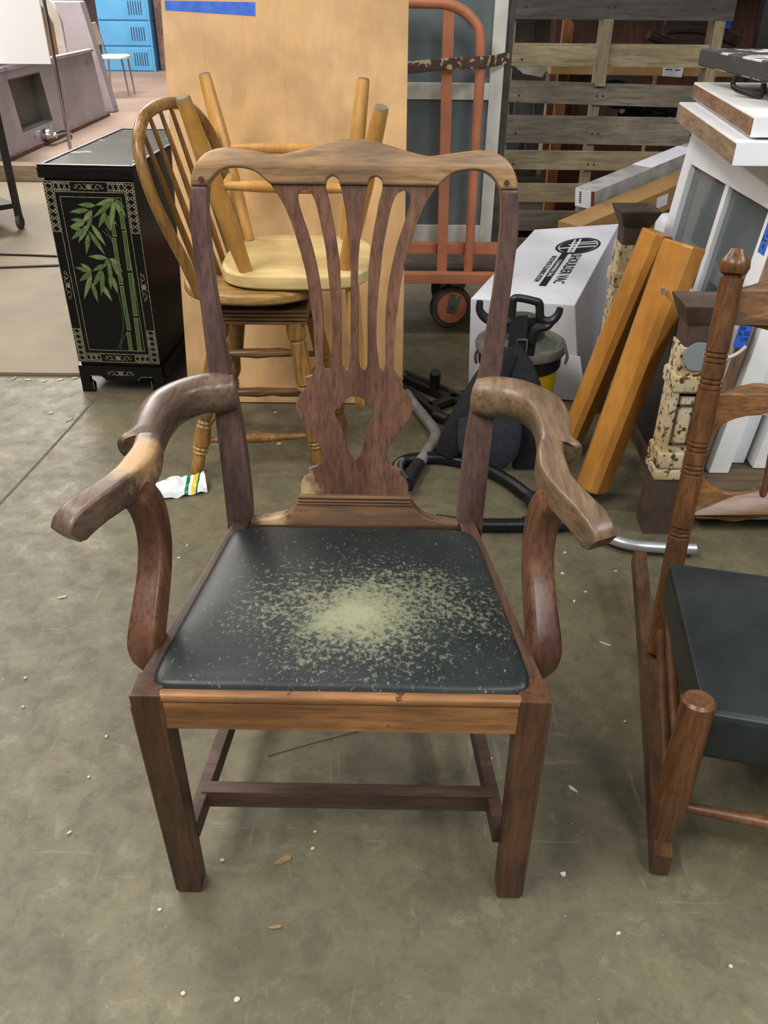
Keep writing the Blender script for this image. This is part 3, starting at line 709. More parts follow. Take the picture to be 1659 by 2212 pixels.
# =================================================================== UPTURNED CHAIR ON THE STOOL
w_pine = wood('pine_chair', (190, 134, 62), (214, 162, 88), 'z', 9, .30, grain=.2)
w_pineseat = wood('pine_seat_bottom', (206, 176, 116), (224, 198, 142), 'x', 7, .5, grain=.2)
up = thing('upturned_chair', 'pale pine dining chair turned upside down on top of the swivel stool', 'chair', (-.25, 2.45, SZ))
obj('seat', disc(-.255, 2.455, .216, .222, SZ+.002, SZ+.048, 3.4, 44, .010), w_pineseat, up)
LG = [((-.385, 2.275), (-.478, 2.15), 1.058), ((-.116, 2.30), (-.016, 2.18), 1.038), ((-.425, 2.60), (-.535, 2.72), 1.06), ((-.125, 2.62), (-.072, 2.72), 1.052)]
UL = []
for (a, b_), (c_, d_), zt in LG:
    p0, p1 = Vector((a, b_, SZ+.044)), Vector((c_, d_, zt)); UL.append((p0, p1))
    lg = obj('leg', turned(p0, p1, [(0, .019), (.25, .0235), (.55, .025), (.9, .020), (1, .018)], 14), w_pine, up)
    dl = (p1-p0).normalized(); obj('foot_cap', turned(p1, p1+dl*.006, [(0, .018), (1, .015)], 14), plain('scuffed_foot', (128, 108, 84), .8), lg)
lerp = lambda a, b_, t: a+(b_-a)*t
ur = [(0, .009), (.3, .0145), (.5, .016), (.7, .0145), (1, .009)]
for i, j, t in ((0, 1, .54), (2, 3, .58), (0, 2, .42), (1, 3, .42)):
    obj('rung', turned(lerp(*UL[i], t), lerp(*UL[j], t), ur, 12), w_pine, up)
hb = [(-.16, .02), (-.175, -.1), (-.19, -.22), (-.17, -.34), (-.10, -.405), (0, -.42), (.10, -.405), (.17, -.34), (.19, -.22), (.175, -.1), (.16, .02)]
hp = lambda a, s: Vector((-.105-.17*s*.4, 2.47+a, SZ+s))
obj('back_bow', tube([hp(*h) for h in hb], .011, 10, smooth=4), w_pine, up)
for a in (-.11, -.055, 0, .055, .11):
    obj('spindle', turned(hp(a, .01), hp(a*1.1, -.40 if abs(a) < .1 else -.385), [(0, .007), (.5, .009), (1, .006)], 8), w_pine, up)

# =================================================================== ORANGE CART, STORM WINDOW, STRAP
m_orange = plain('orange_paint', (196, 124, 88), .5, 0, (178, 112, 82), 9, spot=(80, 52, 40), spot_scale=30, spot_at=.70)
m_rub = plain('caster_rubber', (64, 62, 54), .8, 0, (84, 80, 68), 12)
m_galv = plain('caster_fork', (104, 110, 96), .5, .5, (86, 90, 78), 20)
m_steel = plain('steel_plate', (92, 74, 58), .6, .3, (66, 54, 44), 15)
cart = thing('panel_cart', 'orange tubular panel cart on swivel casters behind the table top', 'cart', (.1, 3.6, 0))
CY0 = 3.52
hoopc = [(-.62, CY0, .24), (-.625, CY0, .7), (-.63, CY0, 1.08), (-.60, CY0, 1.19), (-.52, CY0, 1.232), (-.2, CY0, 1.238), (.1, CY0, 1.236), (.22, CY0, 1.23), (.305, CY0, 1.185), (.343, CY0, 1.09), (.345, CY0, .7), (.347, CY0, .24)]
obj('hoop_tube', tube(hoopc, .019, 14, smooth=4), m_orange, cart)
for x in (-.45, -.1, .228):
    b0 = beam((x+.008, CY0, .25), (x-.010, CY0, 1.225), .042, .012, .003, up=(0, 1, 0))
    obj('upright_bar', b0, m_orange, cart)
obj('deck_front', B(-.66, .52, CY0-.05, CY0-.005, .225, .268, bev=.004), m_orange, cart)
obj('deck_rail', B(-.66, .50, CY0+.02, CY0+.06, .33, .375, bev=.004), m_orange, cart)
obj('deck_back', B(-.66, .52, CY0+.42, CY0+.46, .225, .268, bev=.004), m_orange, cart)
obj('deck_plate', B(-.64, .50, CY0-.005, CY0+.42, .236, .244), m_steel, cart)
obj('socket_plate', B(.255, .405, CY0-.04, CY0+.05, .245, .262, bev=.002), m_steel, cart)
def caster(parent, x, y, r=.093, ang=.25):
    c_ = Vector((x, y, r)); ax = Vector((math.sin(ang), -math.cos(ang), 0))
    wprof = [(-.008, .6*r), (-.008, .78*r), (-.022, .80*r), (-.020, .93*r), (-.012, r), (.012, r), (.020, .93*r), (.022, .80*r), (.008, .78*r), (.008, .6*r)]
    t = ax; u = Vector((0, 0, 1)); rt = t.cross(u)
    ring = lambda d, rad, n=28: [c_+t*d+(rt*math.cos(2*PI*k/n)+u*math.sin(2*PI*k/n))*rad for k in range(n)]
    w_ = obj('caster_wheel', ringloft(bmesh.new(), [ring(d, rad) for d, rad in wprof]), m_rub, parent)
    obj('wheel_hub', ringloft(bmesh.new(), [ring(-.02, .76*r), ring(.020, .76*r), ring(.0235, .74*r), ring(.0235, .70*r), ring(.019, .66*r), ring(.019, .2*r), ring(.026, .18*r)]), m_orange, w_)
    bm = bmesh.new()
    for k in range(4):
        a = k*PI/2+.4; dd = rt*math.cos(a)+u*math.sin(a); pp = beam(c_+t*.020+dd*.15*r, c_+t*.020+dd*.70*r, .006, .008, 0)
        me = bpy.data.meshes.new('t'); pp.to_mesh(me); pp.free(); bm.from_mesh(me)
    obj('wheel_spoke', bm, m_orange, w_)
    top = Vector((x+.03, y+.04, .225))
    for s in (-1, 1):
        a = c_+t*s*.030; b1 = top+t*s*.030; d = (b1-a); side = d.cross(t).normalized()
        q = [a-side*.020-d*.12, a+side*.020-d*.12, b1+side*.036, b1-side*.036]
        obj('caster_fork', HX([p_-t*.002 for p_ in q], [p_+t*.002 for p_ in q]), m_galv, parent)
    obj('axle_bolt', turned(c_-t*.036, c_+t*.038, [(0, .012), (1, .012)], 10), m_galv, parent)
caster(cart, .285, 3.58); caster(cart, -.50, 3.58, ang=-.3); caster(cart, .285, 3.90, ang=.8); caster(cart, -.50, 3.90)
m_whitep = plain('old_white_paint', (214, 212, 202), .5, 0, (196, 192, 180), 8, spot=(120, 108, 92), spot_scale=30, spot_at=.73)
m_greyp = plain('grey_edge', (70, 68, 62), .6, 0, (46, 44, 40), 20)
m_pane = plain('dusty_pane_grey', (108, 118, 120), .14, 0, (92, 102, 105), 4)
win = thing('storm_window', 'tall white storm window with dusty grey panes standing on the orange cart', 'window', (.0, 3.68, .268))
wx0, wx1, wy, wz0, wz1 = -.62, .452, 3.66, .385, 1.45
for x0, x1 in ((wx0, wx0+.052), (wx1-.052, wx1)): obj('stile', B(x0, x1, wy, wy+.035, wz0-.04, wz1, bev=.003), m_whitep, win)
for z0, z1 in ((wz0-.04, wz0+.035), (.905, .965), (wz1-.05, wz1)): obj('rail', B(wx0+.05, wx1-.05, wy+.002, wy+.033, z0, z1, bev=.003), m_whitep, win)
for z0, z1 in ((wz0+.03, .91), (.96, wz1-.045)): obj('pane', B(wx0+.05, wx1-.05, wy+.014, wy+.018, z0, z1), m_pane, win)
win2 = thing('second_window', 'dark-edged window sash behind the white storm window on the cart', 'window', (.0, 3.72, .268))
obj('stile', B(wx1+.002, wx1+.03, wy+.02, wy+.06, .30, 1.44, bev=.002), m_greyp, win2); obj('stile', B(wx0, wx0+.05, wy+.045, wy+.08, .30, 1.44, bev=.002), m_greyp, win2)
obj('rail', B(wx0+.05, wx1, wy+.045, wy+.08, .30, .36, bev=.002), m_greyp, win2); obj('pane', B(wx0+.05, wx1, wy+.06, wy+.064, .36, 1.40), m_pane, win2)
def strap_mat():
    m, nt, b = newmat('brown_patterned_strap'); v = coords(nt)
    vo = N(nt, 'ShaderNodeTexVoronoi'); vo.inputs['Scale'].default_value = 28; nt.links.new(v, vo.inputs['Vector'])
    f = noise_node(nt, v, 26, 3)
    c = mix(nt, bw(nt, f, .54, .58), lin((84, 60, 50)), lin((186, 176, 136)))
    nt.links.new(c, b.inputs['Base Color']); b.inputs['Roughness'].default_value = .8; return m
sp = [AY(x, y, Y) for x, y, Y in ((800, 152, 3.47), (885, 146, 3.475), (960, 139, 3.478), (1040, 134, 3.485), (1070, 131, 3.58), (1100, 123, 3.64))]
bm = bmesh.new(); rings = []
for q, (t, r_, u) in zip(catmull(sp, 4), frames(catmull(sp, 4))): rings.append(sect(q, r_, u, .003, .003, .020, .020, 4, 12))
solo('tie_strap', ringloft(bm, rings), strap_mat(), 'brown and cream patterned cloth strap tied around the orange cart', 'strap')

# =================================================================== UPRIGHT PALLET
w_pal = [wood('pallet_grey', (114, 104, 90), (144, 132, 114), 'x', 8, .75), wood('pallet_tan', (156, 140, 108), (182, 166, 130), 'x', 8, .75), wood('pallet_dark', (84, 80, 76), (108, 104, 98), 'x', 8, .75)]
w_palz = wood('pallet_stringer', (146, 132, 104), (172, 156, 126), 'z', 8, .75)
m_nail = plain('nail_head', (60, 52, 44), .6, .5)
pal = thing('pallet', 'weathered grey wooden pallet standing upright with open slats', 'pallet', (1.08, 4.72, 0))
PY = 4.66
rows = [(1.155, 1.30, 2, 0), (.955, 1.055, 1, .0), (.795, .895, 0, 0), (.605, .735, 0, -.012), (.475, .568, 1, -.004), (.310, .405, 1, 0), (.16, .265, 0, 0), (.02, .12, 0, 0)]
for i, (z0, z1, k, tilt) in enumerate(rows):
    x1 = 1.665 if i != 1 else 1.60
    P = [(.535, PY, z0), (x1, PY, z0+tilt), (x1, PY+.018, z0+tilt), (.535, PY+.018, z0)]; Q = [(.535, PY, z1), (x1, PY, z1+tilt*.6), (x1, PY+.018, z1+tilt*.6), (.535, PY+.018, z1)]
    if i == 2: P, Q = [(a, b_, c_-.02*(a-.5)) for a, b_, c_ in P], [(a, b_, c_-.02*(a-.5)) for a, b_, c_ in Q]
    sl = obj('slat', HX(P, Q, .002), w_pal[k], pal)
    for x in (.66, 1.055, 1.085, 1.56):
        obj('nail', turned((x, PY+.001, (z0+z1)/2-.02), (x, PY-.0015, (z0+z1)/2-.02), [(0, .006), (1, .005)], 8), m_nail, sl)
for x, fr in ((.60, 0), (1.06, 1), (1.60, 1)):
    y0 = PY+.018
    obj('stringer', B(x-.02, x+.02, y0, y0+.09, 0, 1.3, bev=.003), w_palz, pal)
# front-side stringer batten that crosses over the slats
obj('batten', B(1.035, 1.085, PY-.020, PY-.001, .87, 1.16, bev=.003), w_palz, pal); obj('batten', B(1.575, 1.625, PY-.020, PY-.001, .85, 1.155, bev=.003), w_palz, pal)

# =================================================================== STORAGE RACK WITH SALVAGE BEHIND THE PALLET
m_dark = plain('dark_steel', (40, 36, 34), .7, 0, (54, 48, 44), 6)
w_red = wood('red_brown_door', (84, 48, 32), (112, 66, 44), 'z', 7, .5)
w_or = wood('orange_fir', (138, 88, 48), (168, 112, 64), 'z', 7, .5)
w_drk = wood('dark_lumber', (52, 44, 36), (78, 66, 54), 'x', 7, .7)
m_black = plain('black_plastic', (22, 22, 25), .42, 0, (30, 30, 34), 14)
m_card = plain('cardboard', (166, 128, 78), .8, 0, (150, 114, 68), 6)
m_cardp = plain('pale_card', (186, 168, 138), .8, 0, (170, 150, 120), 6)
m_white = plain('white_paper', (226, 226, 232), .7, 0, (212, 212, 220), 5)
m_ink = plain('black_ink', (20, 20, 24), .6)
rackt = thing('storage_rack', 'tall dark storage rack behind the pallet with an added plank deck shading it', 'rack', (1.9, 5.7, 0))
for x in (.42, 1.95, 3.5):
    for y in (5.05, 6.5): obj('upright', B(x, x+.06, y, y+.06, 0, 2.4), m_dark, rackt)
for k in range(7): obj('shade_deck_plank', B(.4, 3.6, 4.98+k*.235, 5.20+k*.235, 1.62, 1.66, bev=.003), w_drk, rackt)  # unseen overhead deck, added to block light and darken the rack
for k in range(7): obj('low_plank', B(.4, 3.6, 4.98+k*.235, 5.20+k*.235, .10, .14, bev=.003), w_drk, rackt)
for i, (x0, w_, m_) in enumerate(((.45, .62, w_drk), (1.10, .7, w_red), (1.83, .74, w_red), (2.6, .8, w_red))):
    d = thing('salvaged_door', ['dark stained salvaged door at the open end of the rack', 'red-brown salvaged door behind the pallet', 'second red-brown salvaged door further along the rack', 'wide red-brown salvaged door at the far end of the rack'][i], 'door', (x0+w_/2, 6.35, .14), 0, 'salvaged doors standing in the rack')
    obj('door_leaf', B(x0, x0+w_, 6.34, 6.38, .14, 1.60, bev=.004), m_, d)
    for z0, z1 in ((.30, .75), (.88, 1.5)): obj('door_panel', B(x0+.1, x0+w_-.1, 6.330, 6.342, z0, z1, bev=.004), m_, d)
for i, (px, Y, w_, z1, m_, lab) in enumerate(((1215, 5.15, .055, 1.18, w_or, 'orange fir post with an angled top standing behind the pallet'), (1238, 5.25, .06, 1.05, w_red, 'red-brown post standing just right of the orange fir post'), (1262, 5.3, .10, 1.0, w_red, 'broad red-brown board standing behind the pallet'))):
    x = AY(px, 180, Y).x
    bm = HX([(x-w_/2, Y, .14), (x+w_/2, Y, .14), (x+w_/2, Y+.05, .14), (x-w_/2, Y+.05, .14)], [(x-w_/2, Y, z1), (x+w_/2, Y, z1-.06), (x+w_/2, Y+.05, z1-.06), (x-w_/2, Y+.05, z1)], .002)
    solo('salvaged_post', bm, m_, lab, 'post')
def card_sheet(name, pts, Y, th, m_, label, cat):
    q = [AY(px, py, Y) for px, py in pts]; bm = bmesh.new()
    P = [v+Vector((0, th, 0)) for v in q]; hexa(bm, P, q); return solo(name, bm, m_, label, cat)
card_sheet('long_carton', [(1190, 143), (1590, 143), (1590, 166), (1190, 160)], 5.05, .12, m_card, 'long brown carton lying behind the pallet with a white shipping label', 'box')
c_ = bpy.data.objects['long_carton']
bm = bmesh.new(); q = [AY(px, py, 5.045) for px, py in ((1432, 143), (1477, 144), (1472, 167), (1430, 164))]; hexa(bm, q, [v-Vector((0, .002, 0)) for v in q]); bm.transform(Matrix.Translation(-c_.location)); lb = obj('shipping_label', bm, m_white, c_, local=True)
bm = bmesh.new()
for x0, x1, y0, y1 in ((1437, 1452, 149, 151), (1458, 1470, 150, 152)):
    q = [AY(px, py, 5.042) for px, py in ((x0, y0), (x1, y0), (x1, y1), (x0, y1))]; hexa(bm, q, [v-Vector((0, .001, 0)) for v in q])
bm.transform(Matrix.Translation(-c_.location)); obj('label_print', bm, m_ink, lb, local=True)
# black roof gutters / hoses in a heap
for i, (x0, y0, x1, y1, Y, r_) in enumerate(((1320, 225, 1420, 262, 5.2, .022), (1345, 238, 1440, 250, 5.3, .02), (1390, 232, 1480, 262, 5.25, .022), (1330, 250, 1460, 232, 5.4, .018), (1300, 185, 1370, 200, 5.5, .02), (1400, 75, 1520, 92, 5.4, .025), (1440, 62, 1590, 90, 5.5, .03))):
    a, b_ = AY(x0, y0, Y), AY(x1, y1, Y+.15); mid = (a+b_)/2+Vector((0, 0, -.03 if i % 2 else .03))
    solo('drain_pipe', tube([a, mid, b_], r_, 10, smooth=5), m_black if i < 5 else w_drk, ['black plastic pipe heaped on the rack behind the pallet', 'thinner dark curved wooden rail high on the rack behind the pallet', 'thicker dark curved wooden rail high on the rack behind the pallet'][max(0, i-4)], 'pipe', ['black pipes on the rack', 'curved rails on the rack'][i >= 5])
bm = bmesh.new(); q = [AY(px, py, 5.3) for px, py in ((1110, 142), (1190, 138), (1172, 168), (1130, 160))]; hexa(bm, q, [v+Vector((0, .2, .01)) for v in q], .004)
solo('plastic_sack', bm, plain('white_sack', (190, 188, 180), .6, 0, (160, 158, 150), 9), 'crumpled white plastic sack behind the left end of the pallet', 'sack')
for i, (px, py, w_, h_, Y) in enumerate(((1130, 232, .10, .16, 5.2), (1165, 222, .06, .14, 5.3), (1100, 300, .12, .12, 5.2), (1150, 308, .08, .12, 5.4), (1340, 150, .16, .14, 5.6))):
    p = AY(px, py, Y); solo('scrap_board', B(p.x-w_/2, p.x+w_/2, Y, Y+.02, p.z-h_/2, p.z+h_/2, bev=.002), plain('scrap_grey', (74, 74, 76), .6, 0, (52, 52, 54), 14), 'dark grey scrap board propped in the rack behind the pallet', 'board', 'grey scrap boards in the rack')
p = AY(1615, 26, 6.0); solo('tape_strip', B(p.x-.022, p.x+.022, 6.30, 6.328, p.z-.10, p.z+.14), m_bluetape, 'blue tape strip stuck to a red-brown door', 'tape')

# =================================================================== LONG FLOORING CARTONS
m_lam = plain('printed_carton_grey', (170, 168, 166), .6, 0, (140, 138, 134), 14)
m_red = plain('dark_red_print', (104, 44, 40), .6)
def longbox(name, a, b_, w, h, mats, label):
    a, b_ = Vector(a), Vector(b_); t = thing(name, label, 'box', a)
    d = (b_-a).normalized(); r = d.cross(Vector((0, 0, 1))).normalized(); u = r.cross(d)
    q = lambda s, x, z: a+d*s+r*x+u*z
    L = (b_-a).length
    obj('carton', HX([q(0, -w/2, 0), q(0, w/2, 0), q(L, w/2, 0), q(L, -w/2, 0)], [q(0, -w/2, h), q(0, w/2, h), q(L, w/2, h), q(L, -w/2, h)], .002), mats, t)
    return t, q
a, b_ = AY(1262, 450, 4.0), AY(1500, 350, 4.5)
t1, q = longbox('flooring_carton', a, b_, .115, .085, m_lam, 'long grey printed carton with a white label end lying on the brown one')
obj('end_label', HX([q(-.002, -.055, .003), q(-.002, .055, .003), q(0, .055, .003), q(0, -.055, .003)], [q(-.002, -.055, .082), q(-.002, .055, .082), q(0, .055, .082), q(0, -.055, .082)]), m_white, t1)
obj('red_border', HX([q(-.003, .040, .003), q(-.003, .057, .003), q(0, .057, .003), q(0, .040, .003)], [q(-.003, .040, .084), q(-.003, .057, .084), q(0, .057, .084), q(0, .040, .084)]), m_red, t1)
obj('top_paper', HX([q(.40, -.056, .086), q(.40, .056, .086), q(.75, .056, .086), q(.75, -.056, .086)], [q(.40, -.056, .088), q(.40, .056, .088), q(.75, .056, .088), q(.75, -.056, .088)]), m_white, t1)
bm = bmesh.new()
for k in range(6): hexa(bm, [q(-.003, -.03, .022+k*.009), q(-.003, -.018, .022+k*.009), q(-.002, -.018, .022+k*.009), q(-.002, -.03, .022+k*.009)], [q(-.003, -.03, .027+k*.009), q(-.003, -.018, .027+k*.009), q(-.002, -.018, .027+k*.009), q(-.002, -.03, .027+k*.009)])
obj('barcode', bm, m_ink, t1)
a, b_ = AY(1228, 532, 3.72), AY(1500, 412, 4.28)
t2, q = longbox('brown_carton', a, b_, .13, .10, m_card, 'long plain brown carton slanting up behind the white vacuum box')
obj('shipping_label', HX([q(.52, .0655, .03), q(.60, .0655, .03), q(.60, .0665, .03), q(.52, .0665, .03)], [q(.52, .0655, .08), q(.60, .0655, .08), q(.60, .0665, .08), q(.52, .0665, .08)]), m_white, t2)
solo('carton', B(1.28, 1.7, 3.85, 4.45, 0, .30, bev=.004), m_card, 'square brown carton on the floor under the long cartons', 'box')
solo('styrofoam_block', B(1.12, 1.42, 3.2, 3.6, 0, .50, bev=.03), m_white, 'white foam block standing between the vacuum box and the window stack', 'block')
solo('wood_offcut', B(.66, .86, 3.40, 3.48, 0, .058, bev=.004), w_drk, 'short dark timber offcut propping up the back of the vacuum box', 'timber')

# =================================================================== WHITE VACUUM BOX
m_boxw = plain('white_carton', (222, 222, 228), .65, 0, (206, 206, 214), 4, spot=(120, 120, 122), spot_scale=8, spot_at=.74)
hv = thing('vacuum_box', 'white cardboard box printed with a round black logo and SHOULDER VAC', 'box', (.475, 2.86, 0), 0)
HWd, HL, HH = .182, .80, .358
_bn = [Vector((.312, 2.885, 0)), Vector((.722, 2.835, 0)), Vector((1.00, 3.57, .085)), Vector((.63, 3.62, .085))]
_tp = [Vector((.297, 2.875, .357)), Vector((.660, 2.83, .352)), Vector((.985, 3.615, .447)), Vector((.612, 3.53, .440))]
def hp_(x, y, z):
    u, v_ = (x+HWd)/(2*HWd), y/HL
    f = lambda C: (C[0]*(1-u)+C[1]*u)*(1-v_)+(C[3]*(1-u)+C[2]*u)*v_
    k = z/HH; return f(_bn)*(1-k)+f(_tp)*k
bm = HX([hp_(-HWd, 0, 0), hp_(HWd, .0, 0), hp_(HWd, HL, 0), hp_(-HWd, HL, 0)], [hp_(-HWd, 0, HH), hp_(HWd, 0, HH), hp_(HWd, HL, HH), hp_(-HWd, HL, HH)], .006)
obj('carton', bm, m_boxw, hv)
# hanging torn flap at the lower right front
obj('flap', HX([hp_(.06, -.045, .012), hp_(HWd+.03, -.045, .010), hp_(HWd+.03, -.041, .010), hp_(.06, -.041, .012)], [hp_(.06, -.006, .17), hp_(HWd+.01, -.006, .165), hp_(HWd+.01, -.002, .165), hp_(.06, -.002, .17)]), m_boxw, hv)
ZT = HH+.0012
def toptext(s, size, cx, cy, sq=1.0, m_=m_ink, nm='lettering', dz=0):
    bm = text(s, size, .0004, lambda x, y, z: hp_(cx+y, cy-x, ZT+z+dz), 'CENTER', sq); return obj(nm, bm, m_, hv, smooth=False)
LCX, LCY, LR = .062, .555, .088
cir = [(LCX+LR*math.cos(2*PI*k/48), LCY+LR*1.0*math.sin(2*PI*k/48)) for k in range(48)]
sc_ = lambda f: [(LCX+(x-LCX)*f, LCY+(y-LCY)*f) for x, y in cir]
lg = obj('round_logo', poly(cir, [sc_(.90)[::-1]], .0008, 0, lambda x, y, w: hp_(x, y, ZT+.0008+w)), m_ink, hv, smooth=False)
obj('logo_disc', poly(sc_(.83), (), .0008, 0, lambda x, y, w: hp_(x, y, ZT+.0008+w)), m_ink, lg, smooth=False)
def bar(cx, cy, l, w, a, dz=.0009):
    d = Vector((math.cos(a), math.sin(a), 0)); n_ = Vector((-d.y, d.x, 0)); c0 = Vector((cx, cy, 0))
    q = [c0-d*l/2-n_*w/2, c0+d*l/2-n_*w/2, c0+d*l/2+n_*w/2, c0-d*l/2+n_*w/2]
    return HX([hp_(v.x, v.y, ZT+dz) for v in q], [hp_(v.x, v.y, ZT+dz+.0005) for v in q])
for cx, cy, l, w, a in ((LCX, LCY-.02, .146, .010, .10), (LCX+.018, LCY+.014, .12, .008, .05), (LCX+.018, LCY+.035, .105, .008, .05), (LCX-.005, LCY+.0, .150, .008, 1.60), (LCX-.026, LCY+.0, .140, .007, 1.60)):
    obj('logo_stroke', bar(cx, cy, l, w, a), m_white, lg, smooth=False)
obj('lettering', text('HOOVER', .026, .0004, lambda x, y, z: hp_(LCX-.016+y, LCY-.032-x*.9, ZT+z+.0012)), m_white, lg, smooth=False)
toptext('SHOULDER VAC', .058, .078, .315, .68)
obj('black_bar', bar(.030, .315, .34, .026, PI/2, 0), m_ink, hv, smooth=False)
toptext('COMMERCIAL', .022, .030, .315, 1.25, m_white, dz=.0008)
toptext('BACK PACK-CLEANING SYSTEM', .028, -.004, .315, .66)
def sidetext(s, size, y, z, sq=1): return obj('lettering', text(s, size, .0004, lambda a, b_, c_: hp_(HWd+.0015+c_, y+a, z+b_), 'CENTER', sq), m_ink, hv, smooth=False)
obj('black_bar', HX([hp_(HWd+.0005, .33, .13), hp_(HWd+.0005, .66, .13), hp_(HWd+.0005, .66, .155), hp_(HWd+.0005, .33, .155)], [hp_(HWd+.0015, .33, .13), hp_(HWd+.0015, .66, .13), hp_(HWd+.0015, .66, .155), hp_(HWd+.0015, .33, .155)]), m_ink, hv, smooth=False)
sidetext('SHOULDER VAC', .05, .49, .185, .75)

# =================================================================== BACKPACK VACUUM
m_yel = plain('yellow_canister', (224, 190, 32), .42, 0, (208, 174, 24), 9, spot=(60, 50, 20), spot_scale=34, spot_at=.70)
m_greyl = plain('grey_lid', (92, 92, 84), .25, 0, (108, 108, 98), 10)
m_navy = plain('navy_web', (18, 19, 23), .8, 0, (26, 28, 34), 40)
m_pad = plain('padded_fabric', (12, 13, 16), .9, 0, (22, 24, 30), 50, bumps=.3)
m_silver = plain('silver_tube', (196, 198, 200), .32, .75, (178, 180, 182), 14)
m_hose = plain('black_hose', (16, 17, 20), .35)
m_chrome = plain('chrome', (200, 200, 200), .18, 1.0)
vac = thing('backpack_vacuum', 'yellow canister backpack vacuum with black harness standing before the white box', 'vacuum cleaner', (.435, 2.56, 0))
VC = Vector((.440, 2.575, 0)); VR = .135
lath = lambda prof, n=36: ringloft(bmesh.new(), [[VC+Vector((r*math.cos(2*PI*k/n), r*math.sin(2*PI*k/n), z)) for k in range(n)] for z, r in prof])
obj('canister', lath([(.0, .105), (.02, .115), (.235, VR-.008), (.245, VR-.008)]), m_yel, vac)
obj('black_band', lath([(.240, VR-.004), (.245, VR), (.285, VR), (.29, VR-.003)]), m_black, vac)
obj('lid', lath([(.285, VR-.002), (.290, VR+.010), (.305, VR+.013), (.318, VR+.008), (.324, VR-.006), (.318, VR-.02), (.335, VR-.055), (.345, .05), (.348, .02)]), m_greyl, vac)
obj('motor_cap', lath([(.33, .075), (.375, .072), (.395, .055), (.402, .03)], 28), m_galv, vac)
obj('cap_decal', HX([VC+Vector((-.055, -.055, .368)), VC+Vector((.005, -.073, .368)), VC+Vector((.005, -.05, .402)), VC+Vector((-.045, -.036, .402))], [VC+Vector((-.056, -.058, .370)), VC+Vector((.005, -.076, .370)), VC+Vector((.005, -.052, .404)), VC+Vector((-.046, -.038, .404))]), m_yel, vac)
for s in (-1, 1):
    obj('latch', tube([VC+Vector((s*(VR+.006), -.03, .30)), VC+Vector((s*(VR+.014), -.035, .275)), VC+Vector((s*(VR+.010), -.035, .25))], .005, 8, smooth=3), m_chrome, vac)
HYv = 2.425
pv = lambda x, y, Y=HYv: AY(960+x*.1808, 620+y*.1808, Y)
hk = obj('hook_frame', tube([pv(780, 540), pv(800, 400), pv(815, 230), pv(830, 140), pv(920, 135), pv(1060, 165), pv(1125, 190), pv(1140, 260), pv(1140, 330), pv(1165, 385), pv(1230, 410), pv(1300, 390), pv(1360, 320), pv(1385, 250)], [.012]*6+[.013]*4+[.014, .014, .012, .010], 10, smooth=4), m_black, vac)
obj('hook_arm', tube([pv(800, 400), pv(700, 420), pv(560, 400), pv(470, 350), pv(420, 270), pv(425, 165)], [.013, .014, .015, .014, .012, .010], 10, smooth=4), m_black, hk)
obj('hook_brace', tube([pv(1300, 400), pv(1220, 460), pv(1110, 490), pv(1050, 560), pv(1040, 660)], [.010, .016, .016, .016, .014], 10, smooth=4), m_black, hk)
obj('back_plate', HX([pv(760, 900, HYv+.01), pv(1060, 900, HYv+.01), pv(1060, 900, HYv+.03), pv(760, 900, HYv+.03)], [pv(800, 360, HYv+.005), pv(1140, 360, HYv+.005), pv(1140, 360, HYv+.025), pv(800, 360, HYv+.025)], .006), m_black, vac)
def ribbon(P, hw, th, e=3.0, sm=5, n=16, sag=None):
    P = [Vector(p) for p in P]; Q = catmull(P, sm); rings = []
    ws = hw if isinstance(hw, (list, tuple)) else [hw]*len(P)
    for i, q in enumerate(Q):
        f = i/sm; k = min(int(f), len(P)-2); w = ws[k]+(ws[k+1]-ws[k])*(f-k)
        t = (Q[min(i+1, len(Q)-1)]-Q[max(i-1, 0)]).normalized()
        r = t.cross(Vector((0, 1, 0)));  r = r.normalized() if r.length > .05 else Vector((1, 0, 0)); u = r.cross(t)
        rings.append(sect(q, r, u, w, w, th, th, e, n))
    return ringloft(bmesh.new(), rings)
for a in (((930, 340), (930, 520), (915, 660), (880, 760)), ((860, 380), (840, 520), (830, 640), (810, 760))):
    obj('web_strap', ribbon([pv(x, y, HYv-.012) for x, y in a], .016, .0025), m_navy, vac)
p = pv(920, 715, HYv-.018)
bm = bmesh.new()
for x0, x1, z0, z1 in ((-.016, .016, .020, .026), (-.016, .016, -.026, -.020), (-.018, -.013, -.026, .026), (.013, .018, -.026, .026)): box(bm, p.x+x0, p.x+x1, p.y-.004, p.y+.004, p.z+z0, p.z+z1, bev=.001)
obj('buckle', bm, m_galv, vac)
P7 = lambda x, y, Y: AY(x, y, Y)
obj('shoulder_pad', ribbon([P7(1100, 752, 2.40), P7(1122, 795, 2.37), P7(1138, 850, 2.34), P7(1145, 915, 2.32), P7(1140, 985, 2.31), P7(1120, 1030, 2.30)], [.03, .042, .048, .05, .046, .03], .026), m_pad, vac)
obj('shoulder_pad', ribbon([P7(1100, 760, 2.38), P7(1060, 820, 2.34), P7(1025, 880, 2.31), P7(990, 940, 2.30), P7(962, 975, 2.31)], [.035, .05, .055, .055, .035], .028), m_pad, vac)
m_padb = plain('slate_padding', (32, 35, 44), .9, 0, (44, 48, 58), 40, bumps=.4)
obj('waist_pad', ribbon([P7(1082, 878, 2.27), P7(1095, 925, 2.26), P7(1088, 975, 2.26), P7(1072, 1005, 2.27)], [.03, .045, .045, .025], .014), m_padb, vac)
obj('waist_pad', ribbon([P7(1010, 900, 2.28), P7(1020, 960, 2.27), P7(1040, 1000, 2.27)], [.03, .045, .03], .014), m_padb, vac)
